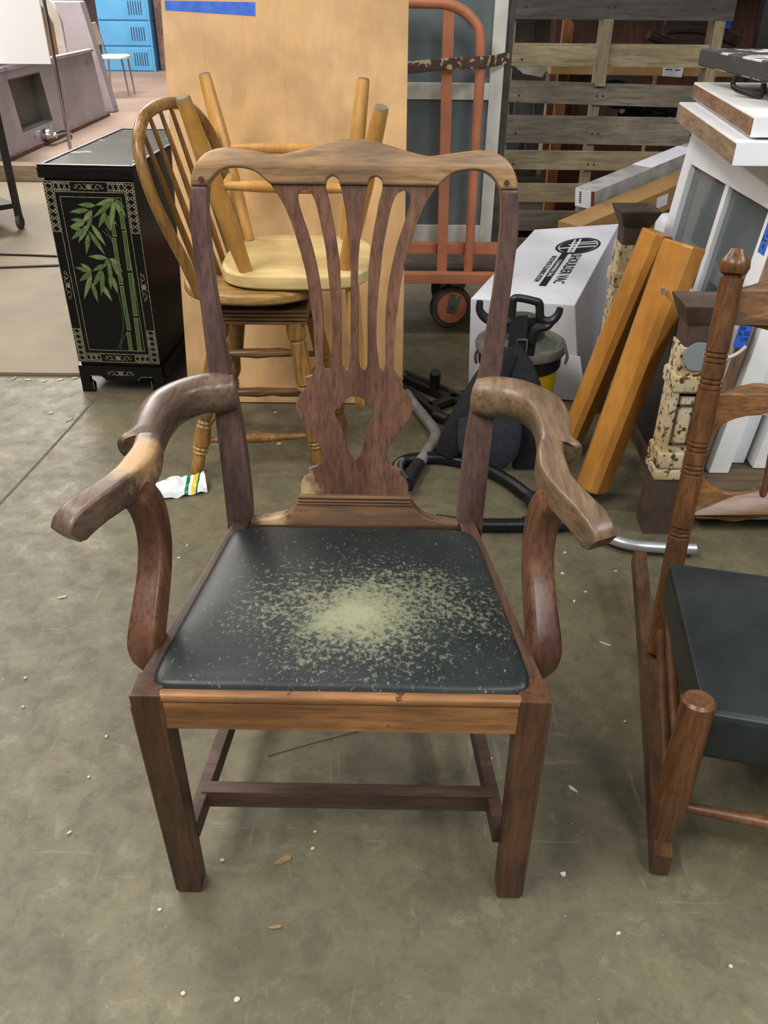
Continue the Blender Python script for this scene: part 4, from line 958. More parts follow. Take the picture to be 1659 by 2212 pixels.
obj('waist_belt', ribbon([P7(965, 975, 2.32), P7(1030, 985, 2.36), P7(1110, 1000, 2.36), P7(1180, 1000, 2.32)], [.03, .04, .04, .03], .03), m_navy, vac)
# hose and wands lying on the floor
def hose(P, r, pitch, n=14):
    Q = catmull([Vector(p) for p in P], 40); L = [0]
    for a, b_ in zip(Q, Q[1:]): L.append(L[-1]+(b_-a).length)
    out = []; tot = L[-1]; k = 0; m_ = int(tot/(pitch/4))
    for i in range(m_+1):
        s = tot*i/m_
        while k < len(L)-2 and L[k+1] < s: k += 1
        f = (s-L[k])/max(1e-9, L[k+1]-L[k]); out.append(Q[k].lerp(Q[k+1], f))
    rr = [r*(1.0 if (i % 4) < 2 else .88) for i in range(len(out))]
    return tube(out, rr, n)
hz = .022
hs = thing('vacuum_hose', 'black corrugated vacuum hose looped on the floor behind the armchair', 'hose', AZ(1000, 1000, 0))
obj('hose_tube', hose([AZ(878, 1046, .05), AZ(860, 1018, .03), AZ(866, 1000, hz), AZ(900, 990, hz), AZ(960, 990, hz), AZ(1030, 1006, hz), AZ(1090, 1035, hz), AZ(1140, 1072, hz), AZ(1180, 1108, hz), AZ(1192, 1122, hz), AZ(1150, 1132, hz), AZ(1080, 1134, hz), AZ(1000, 1132, hz), AZ(940, 1125, hz)], .020, .0085), m_hose, hs)
obj('hose_cuff', tube([AZ(1145, 1075, .026), AZ(1185, 1112, .026)], .024, 14), m_black, hs)
obj('hose_cuff', tube([AZ(1130, 1132, .024), AZ(1222, 1130, .024)], .022, 14), m_black, hs)
wd = thing('bent_wand', 'bent grey vacuum wand with a black grip lying behind the pierced splat', 'vacuum wand', AZ(900, 1000, 0))
wz = .025
obj('wand_tube', tube([AZ(878, 850, wz), AZ(892, 870, wz), AZ(920, 905, wz), AZ(940, 932, wz), AZ(938, 952, wz), AZ(922, 975, wz), AZ(903, 1005, wz)], .0185, 16, smooth=6), plain('dull_aluminium', (150, 152, 150), .5, .45, (128, 130, 128), 20), wd)
obj('wand_grip', tube([AZ(904, 1003, wz), AZ(888, 1028, wz), AZ(880, 1052, wz)], [.0225, .024, .019], 16, smooth=4), m_black, wd)
sw = thing('steel_wand', 'curved bright steel vacuum wand on the floor beneath the rocking chair', 'vacuum wand', AZ(1400, 1170, 0))
obj('wand_tube', tube([AZ(1210, 1118, wz), AZ(1260, 1140, wz), AZ(1310, 1160, wz), AZ(1360, 1176, wz), AZ(1430, 1183, wz), AZ(1502, 1186, wz)], .0155, 16, smooth=6), m_silver, sw)
for i, (a, b_, w_) in enumerate((((876, 815), (1000, 868), .03), ((925, 880), (1010, 850), .022), ((880, 840), (960, 905), .02))):
    t_ = thing('floor_tool', ['black brush floor tool with bristles lying against the splat side', 'black crevice tool crossing the other vacuum tools', 'short black vacuum tool with an open socket end'][i], 'vacuum tool', AZ(*a, 0))
    p0, p1 = AZ(*a, .022), AZ(*b_, .022)
    obj('tool_head', beam(p0, p1, w_*1.6, .026, .006), m_black, t_)
    if i == 0:
        obj('bristle_strip', beam(p0+Vector((0, .02, .016)), p1+Vector((0, .02, .016)), .012, .012, .001), plain('bristles', (46, 44, 42), .9, 0, (70, 66, 62), 90), t_)
        m0 = AZ(938, 838, .03); obj('socket', turned(m0, m0+Vector((0, -.03, .075)), [(0, .019), (.9, .021), (1, .019)], 14), m_black, t_)
    if i == 2:
        m0 = p1; obj('socket', turned(m0+Vector((-.03, .03, 0)), m0+Vector((.015, -.02, .004)), [(0, .018), (1, .021)], 14), m_black, t_)

# =================================================================== RUSTY IRON STAND
m_cream = plain('peeling_cream_enamel', (186, 160, 110), .55, 0, (208, 198, 172), 9, spot=(82, 56, 40), spot_scale=48, spot_at=.54)
m_rust = plain('rust_brown_iron', (84, 66, 54), .7, 0, (62, 48, 40), 18)
m_slate = plain('black_slate', (34, 34, 36), .35, 0, (46, 46, 48), 14)
m_greypaint = plain('grey_primer_blotch', (132, 138, 142), .6)
iron = thing('iron_stand', 'old cast iron stand with peeling cream posts, flared caps and a black slate side', 'stand', (.79, 2.34, 0))
def ipost(cx, cy, w, ztop):
    def ring(z, h): return [Vector((cx+sx*h, cy+sy*h, z)) for sx, sy in ((-1, -1), (1, -1), (1, 1), (-1, 1))]
    h = w/2; zc = ztop
    p = obj('post_foot', ringloft(bmesh.new(), [ring(0, h*.95), ring(.19, h*.95)]), m_rust, iron)
    q = obj('post_shaft', ringloft(bmesh.new(), [ring(.19, h*.92), ring(zc-.11, h*.92)]), m_cream, iron)
    for z0, z1 in ((.175, .205), (.21, .255), (zc*.655, zc*.72)):
        obj('post_collar', ringloft(bmesh.new(), [ring(z0, h*1.0), ring(z0+.006, h*1.07), ring(z1-.006, h*1.07), ring(z1, h*1.0)]), m_cream, q)
    # raised bead panel on the shaft
    bm = bmesh.new()
    for a, b_ in ((.28, zc*.64),):
        box(bm, cx-h*.55, cx-h*.42, cy-h*1.0, cy-h*.90, a, b_); box(bm, cx+h*.42, cx+h*.55, cy-h*1.0, cy-h*.90, a, b_)
        for z in (a, (a+b_)/2+.04, (a+b_)/2+.07, b_): box(bm, cx-h*.55, cx+h*.55, cy-h*1.0, cy-h*.90, z, z+.006)
    obj('bead_frame', bm, m_rust, q)
    obj('post_neck', ringloft(bmesh.new(), [ring(zc-.11, h*.80), ring(zc-.05, h*.86)]), m_rust, iron)
    obj('flared_cap', ringloft(bmesh.new(), [ring(zc-.052, h*.9), ring(zc-.045, h*1.0), ring(zc-.004, h*1.38), ring(zc, h*1.36), ring(zc, h*1.2), ring(zc-.006, h*1.1)]), m_rust, iron)
    return q
pf = ipost(.765, 1.965, .085, .655); ipost(.792, 2.74, .092, .70)
c0 = Vector((.765, 1.965-.0425, .525))
blot = [(c0.x+.034*math.cos(2*PI*k/18)*(1+.12*math.sin(5*k)), c0.z+.042*math.sin(2*PI*k/18)*(1+.12*math.cos(7*k))) for k in range(18)]
obj('paint_blotch', poly(blot, (), .0016, 0, lambda x, z, w: Vector((x, c0.y-.001+w, z))), m_greypaint, pf, smooth=False)
obj('slate_side', HX([(.787, 2.005, .10), (.800, 2.005, .10), (.812, 2.70, .10), (.799, 2.70, .10)], [(.787, 2.005, .55), (.800, 2.005, .55), (.812, 2.70, .63), (.799, 2.70, .63)], .004), m_slate, iron)
obj('bottom_rail', HX([(.775, 2.0, .08), (.815, 2.0, .08), (.825, 2.70, .08), (.785, 2.70, .08)], [(.775, 2.0, .125), (.815, 2.0, .125), (.825, 2.70, .125), (.785, 2.70, .125)], .003), m_rust, iron)

# =================================================================== TWO LEANING TABLE LEGS
w_tl = wood('honey_table_leg', (178, 118, 48), (200, 142, 68), 'z', 7, .36, contrast=(.3, .7), bumpy=.03, grain=.2)
def tleg(label, foot, top, w, cham):
    foot, top = Vector(foot), Vector(top); d = (top-foot).normalized(); t = thing('wooden_post', label, 'post', (foot.x, foot.y, 0), 0, 'honey wood posts leaning on the iron stand')
    r = d.cross(Vector((0, 1, 0))).normalized(); r = (r*math.cos(.62)+d.cross(r)*math.sin(.62)).normalized(); u = r.cross(d)
    h = w/2; c_ = cham; L = (top-foot).length
    def ring(s, k=1, cut=0):
        P = [(-h, -h+c_), (-h+c_, -h), (h-c_, -h), (h, -h+c_), (h, h-c_), (h-c_, h), (-h+c_, h), (-h, h-c_)]
        return [foot+d*s+r*a*k+u*b_*k for a, b_ in P]
    obj('shaft', ringloft(bmesh.new(), [ring(0, .8), ring(.01, .84), ring(L-.006, 1), ring(L, .96)]), w_tl, t, sharp=20)
    return t, d, r, u
t, d, r_, u_ = tleg('plain honey wood post leaning behind the bolted one', (.590, 2.37, .034), (.765, 2.40, .705), .078, .015)
t, d, r_, u_ = tleg('honey wood post with a bolt and washer leaning on the iron stand', (.612, 2.105, .040), (.776, 2.20, .725), .096, .018)
p = AY(1450, 611, 2.115)
pp = Vector((.612, 2.105, .040)).lerp(Vector((.776, 2.20, .725)), .83); nrm = (Vector((0, 0, CAMH))-pp); nrm = (nrm-d*nrm.dot(d)).normalized(); c0 = pp+nrm*.050
obj('washer', turned(c0-nrm*.012, c0+nrm*.002, [(0, .014), (.9, .014), (1, .012)], 18), m_chrome, t)
obj('bolt', turned(c0, c0+nrm*.03, [(0, .0055), (1, .005)], 10), m_chrome, t)

# =================================================================== LOW PLATFORM, WINDOW STACK, DOOR SLABS
w_plat = wood('platform_timber', (84, 68, 50), (112, 92, 68), 'x', 8, .75)
plt = thing('low_platform', 'low brown timber platform under the stacked windows', 'platform', (1.4, 2.4, 0))
obj('front_beam', B(.862, 2.3, 1.93, 1.99, .045, .125, bev=.004), w_plat, plt)
obj('back_beam', B(.90, 2.3, 2.92, 2.98, .045, .125, bev=.004), w_plat, plt)
for k in range(5): obj('deck_board', B(.885+k*.29, .885+k*.29+.27, 1.94, 3.0, .125, .14, bev=.002), w_plat, plt)
for x in (1.2, 2.1):
    for y in (1.95, 2.92): obj('block', B(x, x+.1, y, y+.08, 0, .045), w_plat, plt)
m_wht = plain('white_window_paint', (240, 241, 244), .45, 0, (228, 230, 236), 6, spot=(130, 122, 114), spot_scale=40, spot_at=.75)
m_wedge = plain('white_flaky_edge', (240, 240, 238), .5, 0, (228, 227, 224), 8, spot=(40, 38, 36), spot_scale=22, spot_at=.68)
w_raw = wood('raw_sash_edge', (132, 98, 70), (166, 130, 98), 'z', 8, .7)
w_raw2 = wood('raw_slab_edge', (134, 108, 84), (168, 142, 114), 'y', 8, .7)
m_pane2 = glassy('window_glass', (120, 130, 132), .05, .42)
sash = thing('window_sash', 'white divided window sash with glass panes leaning at the front of the stack', 'window', (.9, 2.42, .14))
Y0, Y1, Z0, Z1 = 2.04, 2.80, .142, .935
LXa = lambda z, off=0: .862+.082*(z-Z0)/(Z1-Z0)+off
def leanbox(y0, y1, z0, z1, o0, o1, bev=.002):
    return HX([(LXa(z0, o0), y0, z0), (LXa(z0, o1), y0, z0), (LXa(z0, o1), y1, z0), (LXa(z0, o0), y1, z0)], [(LXa(z1, o0), y0, z1), (LXa(z1, o1), y0, z1), (LXa(z1, o1), y1, z1), (LXa(z1, o0), y1, z1)], bev)
for y0, y1 in ((Y0, Y0+.072), (Y1-.07, Y1)): obj('stile', leanbox(y0, y1, Z0, Z1, 0, .036), m_wht, sash)
for z0, z1 in ((Z0, Z0+.10), (Z1-.105, Z1)): obj('rail', leanbox(Y0+.07, Y1-.068, z0, z1, .001, .035), m_wht, sash)
for y in (2.40,): obj('muntin', leanbox(y, y+.028, Z0+.1, Z1-.1, .004, .032), m_wht, sash)
for z in (.50,): obj('muntin', leanbox(Y0+.07, Y1-.068, z, z+.022, .0045, .0315), m_wht, sash)
for y0, y1 in ((Y0+.072, 2.40), (2.428, Y1-.07)):
    for z0, z1 in ((Z0+.10, .50), (.522, Z1-.105)): obj('pane', leanbox(y0, y1, z0, z1, .018, .021, 0), m_pane2, sash)
obj('raw_edge', leanbox(Y0-.003, Y0, Z0, .84, .004, .034, 0), w_raw, sash)
tp = obj('masking_tape', leanbox(Y0+.012, Y0+.052, .735, .86, -.0008, 0, 0), m_bluetape, sash)
def sasht(s, size, y, z): return obj('lettering', text(s, size, .0003, lambda a, b_, c_: Vector((LXa(z+b_, -.0010-c_), y-a, z+b_))), m_ink, tp, smooth=False)
for s_, y_, z_ in (('2', Y0+.036, .850), ('36', Y0+.032, .820), ('x', Y0+.032, .798), ('3', Y0+.030, .782), ('4', Y0+.030, .752), ('1', Y0+.045, .768)): sasht(s_, .022, y_, z_)
obj('fraction_line', leanbox(Y0+.022, Y0+.040, .766, .769, -.0014, -.0008, 0), m_ink, tp)
STK = [('second white window with flaky paint standing behind the front sash', .045, .10, 2.02, m_wedge), ('third white window in the leaning stack', .125, .165, 2.08, m_wht), ('fourth white window in the leaning stack', .18, .22, 2.05, m_wedge), ('innermost white window of the leaning stack', .235, .275, 2.1, m_wht)]
for lab, o0, o1, y0, m_ in STK:
    s2 = thing('stacked_window', lab, 'window', (LXa(.14, (o0+o1)/2), 2.42, .14), 0, 'white windows leaning in the stack')
    for a, b_ in ((y0, y0+.07), (2.73, 2.80)): obj('stile', leanbox(a, b_, Z0, .93, o0, o1), m_, s2)
    for a, b_ in ((Z0, .24), (.56, .60), (.83, .93)): obj('rail', leanbox(y0+.07, 2.73, a, b_, o0+.001, o1-.001), m_, s2)
    for a, b_ in ((.24, .56), (.60, .83)): obj('pane', leanbox(y0+.07, 2.73, a, b_, (o0+o1)/2-.0015, (o0+o1)/2+.0015, 0), m_pane, s2)
tq = bpy.data.objects['stacked_window']
p = AY(1606, 722, 2.018)
tb = HX([(p.x-.019, 2.0185, p.z-.034), (p.x+.014, 2.0185, p.z-.040), (p.x+.014, 2.0195, p.z-.040), (p.x-.019, 2.0195, p.z-.034)], [(p.x-.014, 2.0185, p.z+.034), (p.x+.020, 2.0185, p.z+.030), (p.x+.020, 2.0195, p.z+.030), (p.x-.014, 2.0195, p.z+.034)])
tp2 = obj('masking_tape', tb, m_bluetape, tq)
for s_, dx, dz in (('36', -.004, .016), ('x 22', .002, .002), ('1/4', .004, -.014)):
    obj('lettering', text(s_, .015, .0003, lambda a, b_, c_: Vector((p.x+dx-b_*0+a, 2.0182-c_, p.z+dz+b_))), m_ink, tp2, smooth=False)
solo('cord', tube([AY(x, y, 1.995) for x, y in ((1612, 688), (1590, 700), (1568, 730), (1562, 758), (1570, 772), (1592, 764), (1612, 748))], .0045, 8, smooth=5), plain('off_white_cord', (206, 200, 184), .8), 'off-white cord looped down the ends of the stacked windows', 'cord')
# slabs laid across the stack
def slab(name, label, L, zt, th, xr, mtop, medge, yfar, ynear):
    (fx, fy), (nx, ny) = L
    a, b_ = AY(fx, fy, yfar), AY(nx, ny, ynear)
    t = thing(name, label, 'door', (1.2, 2.4, zt-th), 0, 'old doors lying across the window stack')
    za = zb = zt
    P = [(b_.x, ynear, zb-th), (xr, ynear, zb-th), (xr, yfar, za-th), (a.x, yfar, za-th)]
    Q = [(b_.x, ynear, zb), (xr, ynear, zb), (xr, yfar, za), (a.x, yfar, za)]
    obj('leaf', HX(P, Q, .003), mtop, t)
    e = .0025
    obj('raw_edge', HX([(b_.x-e, ynear+.004, zb-th+.004), (b_.x+.001, ynear+.004, zb-th+.004), (a.x+.001, yfar-.004, za-th+.004), (a.x-e, yfar-.004, za-th+.004)], [(b_.x-e, ynear+.004, zb-.005), (b_.x+.001, ynear+.004, zb-.005), (a.x+.001, yfar-.004, za-.005), (a.x-e, yfar-.004, za-.005)]), medge, t)
    return t, a, b_
slab('salvaged_slab', 'thick white door with a raw wood edge lying directly on the windows', ((1470, 205), (1590, 318)), .995, .052, 1.75, m_wht, w_raw2, 2.80, 2.03)
slab('salvaged_slab', 'white door with a chipped brown edge lying between two other doors', ((1500, 176), (1628, 262)), 1.045, .044, 1.75, m_wedge, wood('raw_slab_edge_brown', (116, 82, 60), (150, 112, 84), 'y', 8, .7), 2.85, 2.05)
m_blkp = plain('peeling_black_paint', (54, 54, 54), .5, 0, (70, 70, 70), 10, spot=(216, 214, 210), spot_scale=9, spot_at=.53)
m_blke = plain('black_edge_paint', (48, 49, 50), .5, 0, (62, 62, 62), 12, spot=(180, 178, 174), spot_scale=22, spot_at=.66)
t3, a, b_ = slab('salvaged_slab', 'black painted door with a latch hanging, topmost of the stack', ((1512, 118), (1700, 178)), 1.138, .045, 1.8, m_blkp, m_blke, 2.80, 2.16)
p = AY(1622, 186, 2.42)
obj('latch', tube([p+Vector((-.03, .04, .02)), p+Vector((-.03, .04, -.006)), p+Vector((.0, 0, -.018)), p+Vector((.02, -.03, -.02)), p+Vector((.02, -.03, .01))], .007, 8, smooth=3), m_black, t3)
solo('spacer_block', B(1.30, 1.42, 2.1, 2.75, 1.045, 1.093, bev=.003), w_raw2, 'wood spacer block between the white and black doors', 'block')

# =================================================================== LEFT SIDE: FLOOR SHEET, KERB, RACK, SINK, LOCKERS
solo('plywood_sheet', B(-4.4, -1.17, 2.985, 6.6, 0, .014, bev=.003), m_ply, 'tan plywood sheet lying on the concrete beside the lacquer sideboard', 'sheet')
w_kerb = wood('kerb_timber', (128, 110, 88), (154, 134, 108), 'x', 6, .7)
solo('timber_kerb', B(-6.5, -1.9, 6.70, 6.86, 0, .115, bev=.006), w_kerb, 'long flat timber lying across the floor behind the sideboard', 'timber')
m_rack = plain('dark_rack_steel', (38, 36, 36), .5, .4, (52, 50, 48), 12)
rk = thing('shelf_trolley', 'dark steel shelf trolley on casters beside the plywood sheet', 'trolley', (-2.6, 5.45, .014))
RC = [(-2.235, 5.2), (-2.78, 5.74), (-3.30, 5.22), (-2.755, 4.68)]
for x, y in RC:
    obj('post', B(x-.018, x+.018, y-.018, y+.018, .10, 1.25, bev=.003), m_rack, rk)
    obj('caster', turned((x-.014, y, .055), (x+.014, y, .055), [(0, .036), (.1, .041), (.9, .041), (1, .036)], 18), m_rub, rk); obj('caster_fork', B(x-.02, x+.02, y-.012, y+.012, .06, .105), m_rack, rk)
for z in (.135, .70): obj('shelf', HX([(x, y, z) for x, y in RC[::-1]], [(x, y, z+.03) for x, y in RC[::-1]], .003), m_rack, rk)
for i, P in enumerate((((-2.35, 4.62), (-2.0, 4.60), (-1.7, 4.58), (-1.3, 4.62)), ((-2.3, 4.32), (-1.9, 4.38), (-1.6, 4.44), (-1.28, 4.55)))):
    solo('power_cable', tube([Vector((x, y, .020)) for x, y in P], .006, 8, smooth=5), m_black, ['black cable lying straight across the plywood sheet', 'black cable curving across the plywood toward the sideboard'][i], 'cable')
m_enam = plain('worn_pink_enamel', (196, 190, 198), .35, 0, (178, 170, 180), 2.2, spot=(150, 134, 136), spot_scale=5, spot_at=.64)
m_basin = plain('basin_grey', (112, 112, 106), .4, 0, (94, 94, 88), 4)
m_edge = plain('brown_worn_edge', (96, 66, 52), .7, 0, (130, 100, 84), 12)
sk = thing('enamel_sink', 'long worn white enamel sink standing on its edge with a grey basin', 'sink', (-3.25, 8.9, 0))
sx = lambda z: -3.22-.10*z
def skbox(y0, y1, z0, z1, o0, o1, bev=.004): return HX([(sx(z0)+o0, y0, z0), (sx(z0)+o1, y0, z0), (sx(z0)+o1, y1, z0), (sx(z0)+o0, y1, z0)], [(sx(z1)+o0, y0, z1), (sx(z1)+o1, y0, z1), (sx(z1)+o1, y1, z1), (sx(z1)+o0, y1, z1)], bev)
by0, by1, bz0, bz1 = 8.0, 8.78, .16, .58
for y0, y1, z0, z1 in ((7.0, by0, .03, .65), (by1, 10.45, .03, .65), (by0, by1, .03, bz0), (by0, by1, bz1, .65)): obj('drainboard', skbox(y0, y1, z0, z1, -.05, 0, 0), m_enam, sk)
obj('basin_floor', skbox(by0, by1, bz0, bz1, -.12, -.10, 0), m_basin, sk)
for y0, y1, z0, z1 in ((by0, by0+.012, bz0, bz1), (by1-.012, by1, bz0, bz1), (by0, by1, bz0, bz0+.012), (by0, by1, bz1-.012, bz1)): obj('basin_wall', skbox(y0, y1, z0, z1, -.12, -.002, 0), m_basin, sk)
obj('bottom_lip', skbox(6.98, 10.47, 0, .035, -.05, .03), m_edge, sk); obj('top_lip', skbox(6.98, 10.47, .645, .675, -.05, .02), m_enam, sk)
fq = Vector((-3.16, 8.42, .08))
fa = obj('faucet_body', turned(fq+Vector((-.07, 0, 0)), fq+Vector((.06, 0, 0)), [(0, .05), (.3, .06), (.6, .052), (.8, .03), (1, .025)], 16), m_chrome, sk)
obj('faucet_spout', tube([fq, fq+Vector((.04, .14, .005)), fq+Vector((.05, .34, -.02)), fq+Vector((.05, .42, -.06))], .02, 10, smooth=4), m_chrome, fa)
obj('faucet_handle', tube([fq+Vector((.02, -.02, .0)), fq+Vector((.03, -.03, .10))], .014, 8), m_chrome, fa)
solo('enamel_cabinet', HX([(-3.75, 10.75, 0), (-3.215, 10.75, 0), (-3.215, 10.95, 0), (-3.75, 10.95, 0)], [(-3.85, 10.75, 1.12), (-3.42, 10.75, 1.12), (-3.42, 10.95, 1.12), (-3.85, 10.95, 1.12)], .02), m_enam, 'pale grey enamel cabinet door standing just past the end of the sink', 'cabinet')
m_tan = plain('brown_veneer', (150, 104, 52), .5, 0, (118, 78, 38), 3)
hb_ = thing('arched_headboard', 'arched white headboard with a brown panel standing behind the sink', 'headboard', (-3.9, 9.6, 0))
ab = [(-.42, 0), (-.42, .95), (-.36, 1.12), (-.22, 1.22), (0, 1.26), (.22, 1.22), (.36, 1.12), (.42, .95), (.42, 0)]
ain = [(-.33, .1), (-.33, .93), (-.28, 1.05), (-.17, 1.13), (0, 1.16), (.17, 1.13), (.28, 1.05), (.33, .93), (.33, .1)]
hm_ = lambda x, z, w: Vector((-3.70+x*.85, 9.75+x*.25+w, z))
obj('white_frame', poly(ab, [ain[::-1]], .05, .006, hm_), m_whitep, hb_); obj('brown_panel', poly([(x*1.02, z) for x, z in ain], (), .01, 0, lambda x, z, w: hm_(x, z, w+.03)), m_tan, hb_)
m_bright = plain('bright_white_board', (250, 250, 250), .4)
wb = thing('white_board_stand', 'bright white board in a chrome frame on tall chrome legs', 'board', (-3.4, 8.0, 0))
obj('board', B(-4.3, -2.875, 7.99, 8.01, .70, 1.6), m_bright, wb)
for x in (-4.3, -2.84): obj('leg', tube([(x, 8.0, 0), (x+.0, 8.0, 1.65)], .016, 10), m_chrome, wb)
for z in (.69, 1.6): obj('frame_rail', B(-4.3, -2.84, 7.985, 8.015, z-.012, z+.012), m_chrome, wb)
for x in (-4.3, -2.84): obj('foot_bar', B(x-.015, x+.015, 7.75, 8.25, 0, .02, bev=.003), m_chrome, wb)
m_blue = plain('locker_blue', (96, 168, 216), .5, 0, (84, 154, 204), 2.5)
m_slot = plain('louvre_dark', (24, 44, 66), .7)
def locker(i):
    z0 = i*.378
    lk = thing('blue_locker', ['blue louvred steel locker at the bottom of its stack', 'blue louvred steel locker resting on the bottom one', 'blue louvred steel locker above two others', 'blue louvred steel locker topmost of its stack'][i], 'locker', (-4.46, 16.45, z0), 0, 'blue lockers stacked on their sides')
    obj('body', B(-4.90, -4.02, 16.2, 16.8, z0+.002, z0+.376, bev=.004), m_blue, lk)
    dr = obj('door', B(-4.88, -4.06, 16.188, 16.204, z0+.02, z0+.36, bev=.004), m_blue, lk)
    for k in range(6): obj('louvre', B(-4.36+k*.042, -4.346+k*.042, 16.184, 16.190, z0+.09, z0+.29), m_slot, dr)
for i in range(4): locker(i)
solo('red_shelf_unit', B(-3.98, -3.55, 16.4, 16.9, 0, 1.5, bev=.005), plain('maroon_paint', (92, 60, 58), .6, 0, (128, 104, 98), 5), 'narrow maroon shelf unit beside the blue lockers', 'shelf')
ch = thing('cafe_chair', 'small white seat chair with chrome legs in front of the blue lockers', 'chair', (-3.62, 12.6, 0))
obj('seat', disc(-3.66, 12.6, .2, .2, .44, .48, 2.6, 24), m_bright, ch)
for x, y in ((-3.82, 12.45), (-3.50, 12.45), (-3.82, 12.75), (-3.50, 12.75)): obj('leg', tube([(x*.0+(-3.66+(x+3.66)*.8), y, .45), (x, y, 0)], .013, 8), m_chrome, ch)
obj('backrest', HX([(-3.86, 12.45, .60), (-3.82, 12.45, .60), (-3.82, 12.75, .60), (-3.86, 12.75, .60)], [(-3.92, 12.45, .85), (-3.88, 12.45, .85), (-3.88, 12.75, .85), (-3.92, 12.75, .85)], .01), plain('beige_back', (170, 150, 132), .6), ch)
for y in (12.47, 12.73): obj('back_tube', tube([(-3.80, y, .45), (-3.85, y, .7), (-3.90, y, .86)], .011, 8, smooth=3), m_chrome, ch)

# =================================================================== LITTER ON THE FLOOR
def wrapper_mat():
    m, nt, b = newmat('wrapper_print'); t = N(nt, 'ShaderNodeTexCoord'); sp_ = N(nt, 'ShaderNodeSeparateXYZ'); nt.links.new(t.outputs['Object'], sp_.inputs[0])
    ad = N(nt, 'ShaderNodeMath', operation='MULTIPLY_ADD'); nt.links.new(sp_.outputs['X'], ad.inputs[0]); ad.inputs[1].default_value = 5; ad.inputs[2].default_value = .5
    r = N(nt, 'ShaderNodeValToRGB'); r.color_ramp.interpolation = 'CONSTANT'; e = r.color_ramp.elements
    W_, G_, Y_ = lin((216, 224, 222)), lin((24, 110, 70)), lin((226, 184, 60))
    e[0].position = 0; e[0].color = W_; e[1].position = .62; e[1].color = G_
    for p_, c_ in ((.67, W_), (.71, Y_), (.77, G_), (.80, W_), (.88, lin((190, 194, 190)))): x = e.new(p_); x.color = c_
    nt.links.new(ad.outputs[0], r.inputs['Fac']); nt.links.new(r.outputs['Color'], b.inputs['Base Color']); b.inputs['Roughness'].default_value = .25; return m
bm = bmesh.new(); V = []; nx, ny = 34, 18
cb = AZ(386, 1064, 0)
for j in range(ny+1):
    row = []
    for i in range(nx+1):
        u, v_ = i/nx, j/ny
        x, y = (u-.5)*.158, (v_-.5)*.10*(1-.3*abs(u-.45))
        z = .006+.034*math.sin(PI*v_)**.7*(.4+.6*math.sin(PI*min(1, u*1.05)))+.010*mnoise.noise(Vector((x*42, y*42, 2)))+(.03*max(0, u-.7)/.3)*(v_)
        row.append(bm.verts.new((cb.x+x*math.cos(.28)-y*math.sin(.28), cb.y+.015+x*math.sin(.28)+y*math.cos(.28), max(.001, z))))
    V.append(row)
for j in range(ny):
    for i in range(nx): bm.faces.new((V[j][i], V[j][i+1], V[j+1][i+1], V[j+1][i]))
solo('snack_wrapper', bm, wrapper_mat(), 'crumpled white snack wrapper with green and yellow stripes on the floor', 'wrapper', sharp=25)
m_chip = plain('pale_chip', (196, 186, 160), .8, 0, (176, 164, 136), 40)
m_dry = plain('dry_leaf', (140, 116, 76), .8, 0, (116, 92, 62), 40)
def flake(px, py, size, asp, ang, m_, nm, label, cat, group):
    c_ = AZ(px, py, .0); P = []; rr_ = random.Random(int(px*7+py)); n_ = 7
    for k in range(n_):
        a = 2*PI*k/n_; rad = size*(.65+.5*rr_.random()); x, y = rad*math.cos(a), rad*asp*math.sin(a)
        P.append((c_.x+x*math.cos(ang)-y*math.sin(ang), c_.y+x*math.sin(ang)+y*math.cos(ang)))
    bm = bmesh.new(); bt = [bm.verts.new((x, y, .0003)) for x, y in P]; tpv = [bm.verts.new((x, y, .0018+.0025*rr_.random())) for x, y in P]
    bm.faces.new(bt[::-1]); bm.faces.new(tpv)
    for k in range(n_): bm.faces.new((bt[k], bt[(k+1) % n_], tpv[(k+1) % n_], tpv[k]))
    solo(nm, bm, m_, label, cat, group, smooth=False)
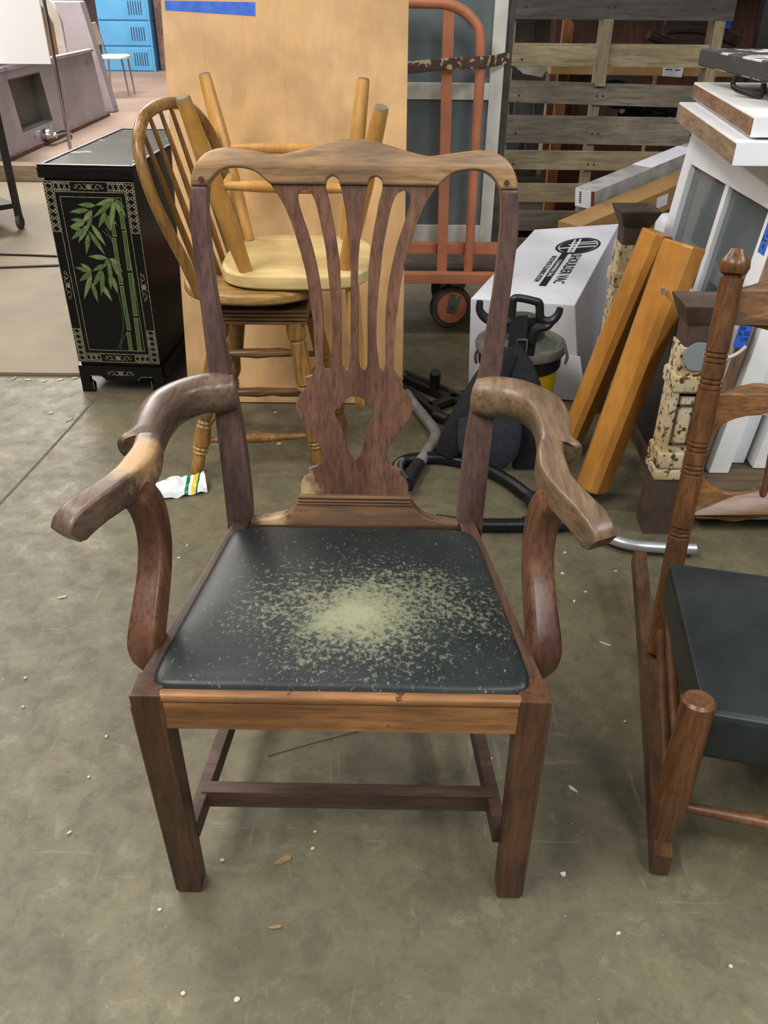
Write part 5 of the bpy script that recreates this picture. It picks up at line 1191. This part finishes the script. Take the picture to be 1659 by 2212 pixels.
for px, py, sz, asp, ang in ((135, 1291, .012, .35, .3), (110, 893, .010, .7, 0), (150, 908, .016, .15, 1.1), (386, 1206, .005, .8, 0), (404, 1180, .004, .8, 1), (602, 960, .009, .7, .3), (595, 892, .008, .8, .2), (1236, 1705, .012, .3, -.8), (1216, 1890, .006, .8, 0), (1306, 1392, .016, .16, -.5), (1220, 1195, .006, .5, .3), (1215, 1240, .005, .8, 0), (1265, 1280, .005, .8, .4), (1240, 1300, .005, .8, .9), (675, 1835, .004, .8, .2), (680, 1798, .004, .8, .2), (1335, 2018, .005, .7, .5), (1060, 1640, .004, .8, .4), (1578, 2090, .004, .7, .1), (345, 1966, .004, .8, .2), (395, 2148, .004, .8, .1), (512, 2160, .005, .8, .6), (192, 1680, .004, .8, .1), (150, 1800, .006, .5, .8), (55, 1466, .004, .8, .3), (230, 1592, .004, .8, .3), (1330, 1235, .005, .8, .3), (1350, 1560, .004, .8, .3), (50, 1528, .004, .8, 0), (480, 1860, .004, .8, 0)):
    flake(px, py, sz, asp, ang, m_chip, 'paint_flake', 'small pale paint flake lying on the concrete floor', 'flake', 'paint flakes scattered on the floor')
flake(610, 1860, .020, .36, .55, m_dry, 'dry_leaf', 'dry tan leaf on the floor beneath the armchair stretcher', 'leaf', None)
flake(374, 1606, .016, .45, 1.4, plain('brown_leaf', (128, 92, 72), .8, 0, (104, 72, 54), 40), 'dry_leaf', 'curled brown leaf beside the armchair side stretcher', 'leaf', None)
flake(595, 2005, .014, .3, .2, m_dry, 'dry_leaf', 'small faded leaf on open floor in front of the armchair', 'leaf', None)
for i, (px, py) in enumerate(((60, 815), (95, 818), (130, 815), (160, 812), (30, 812))):
    flake(px, py+6, .016, .4, .3*i, m_chip, 'wood_shaving', 'pale wood shaving along the edge of the plywood sheet', 'shaving', 'shavings along the plywood edge')
solo('wire', tube([AZ(578, 1632, .002), AZ(650, 1612, .002), AZ(700, 1598, .002), AZ(800, 1572, .002)], .0012, 6, smooth=4), m_galv, 'thin grey wire lying under the armchair seat', 'wire')
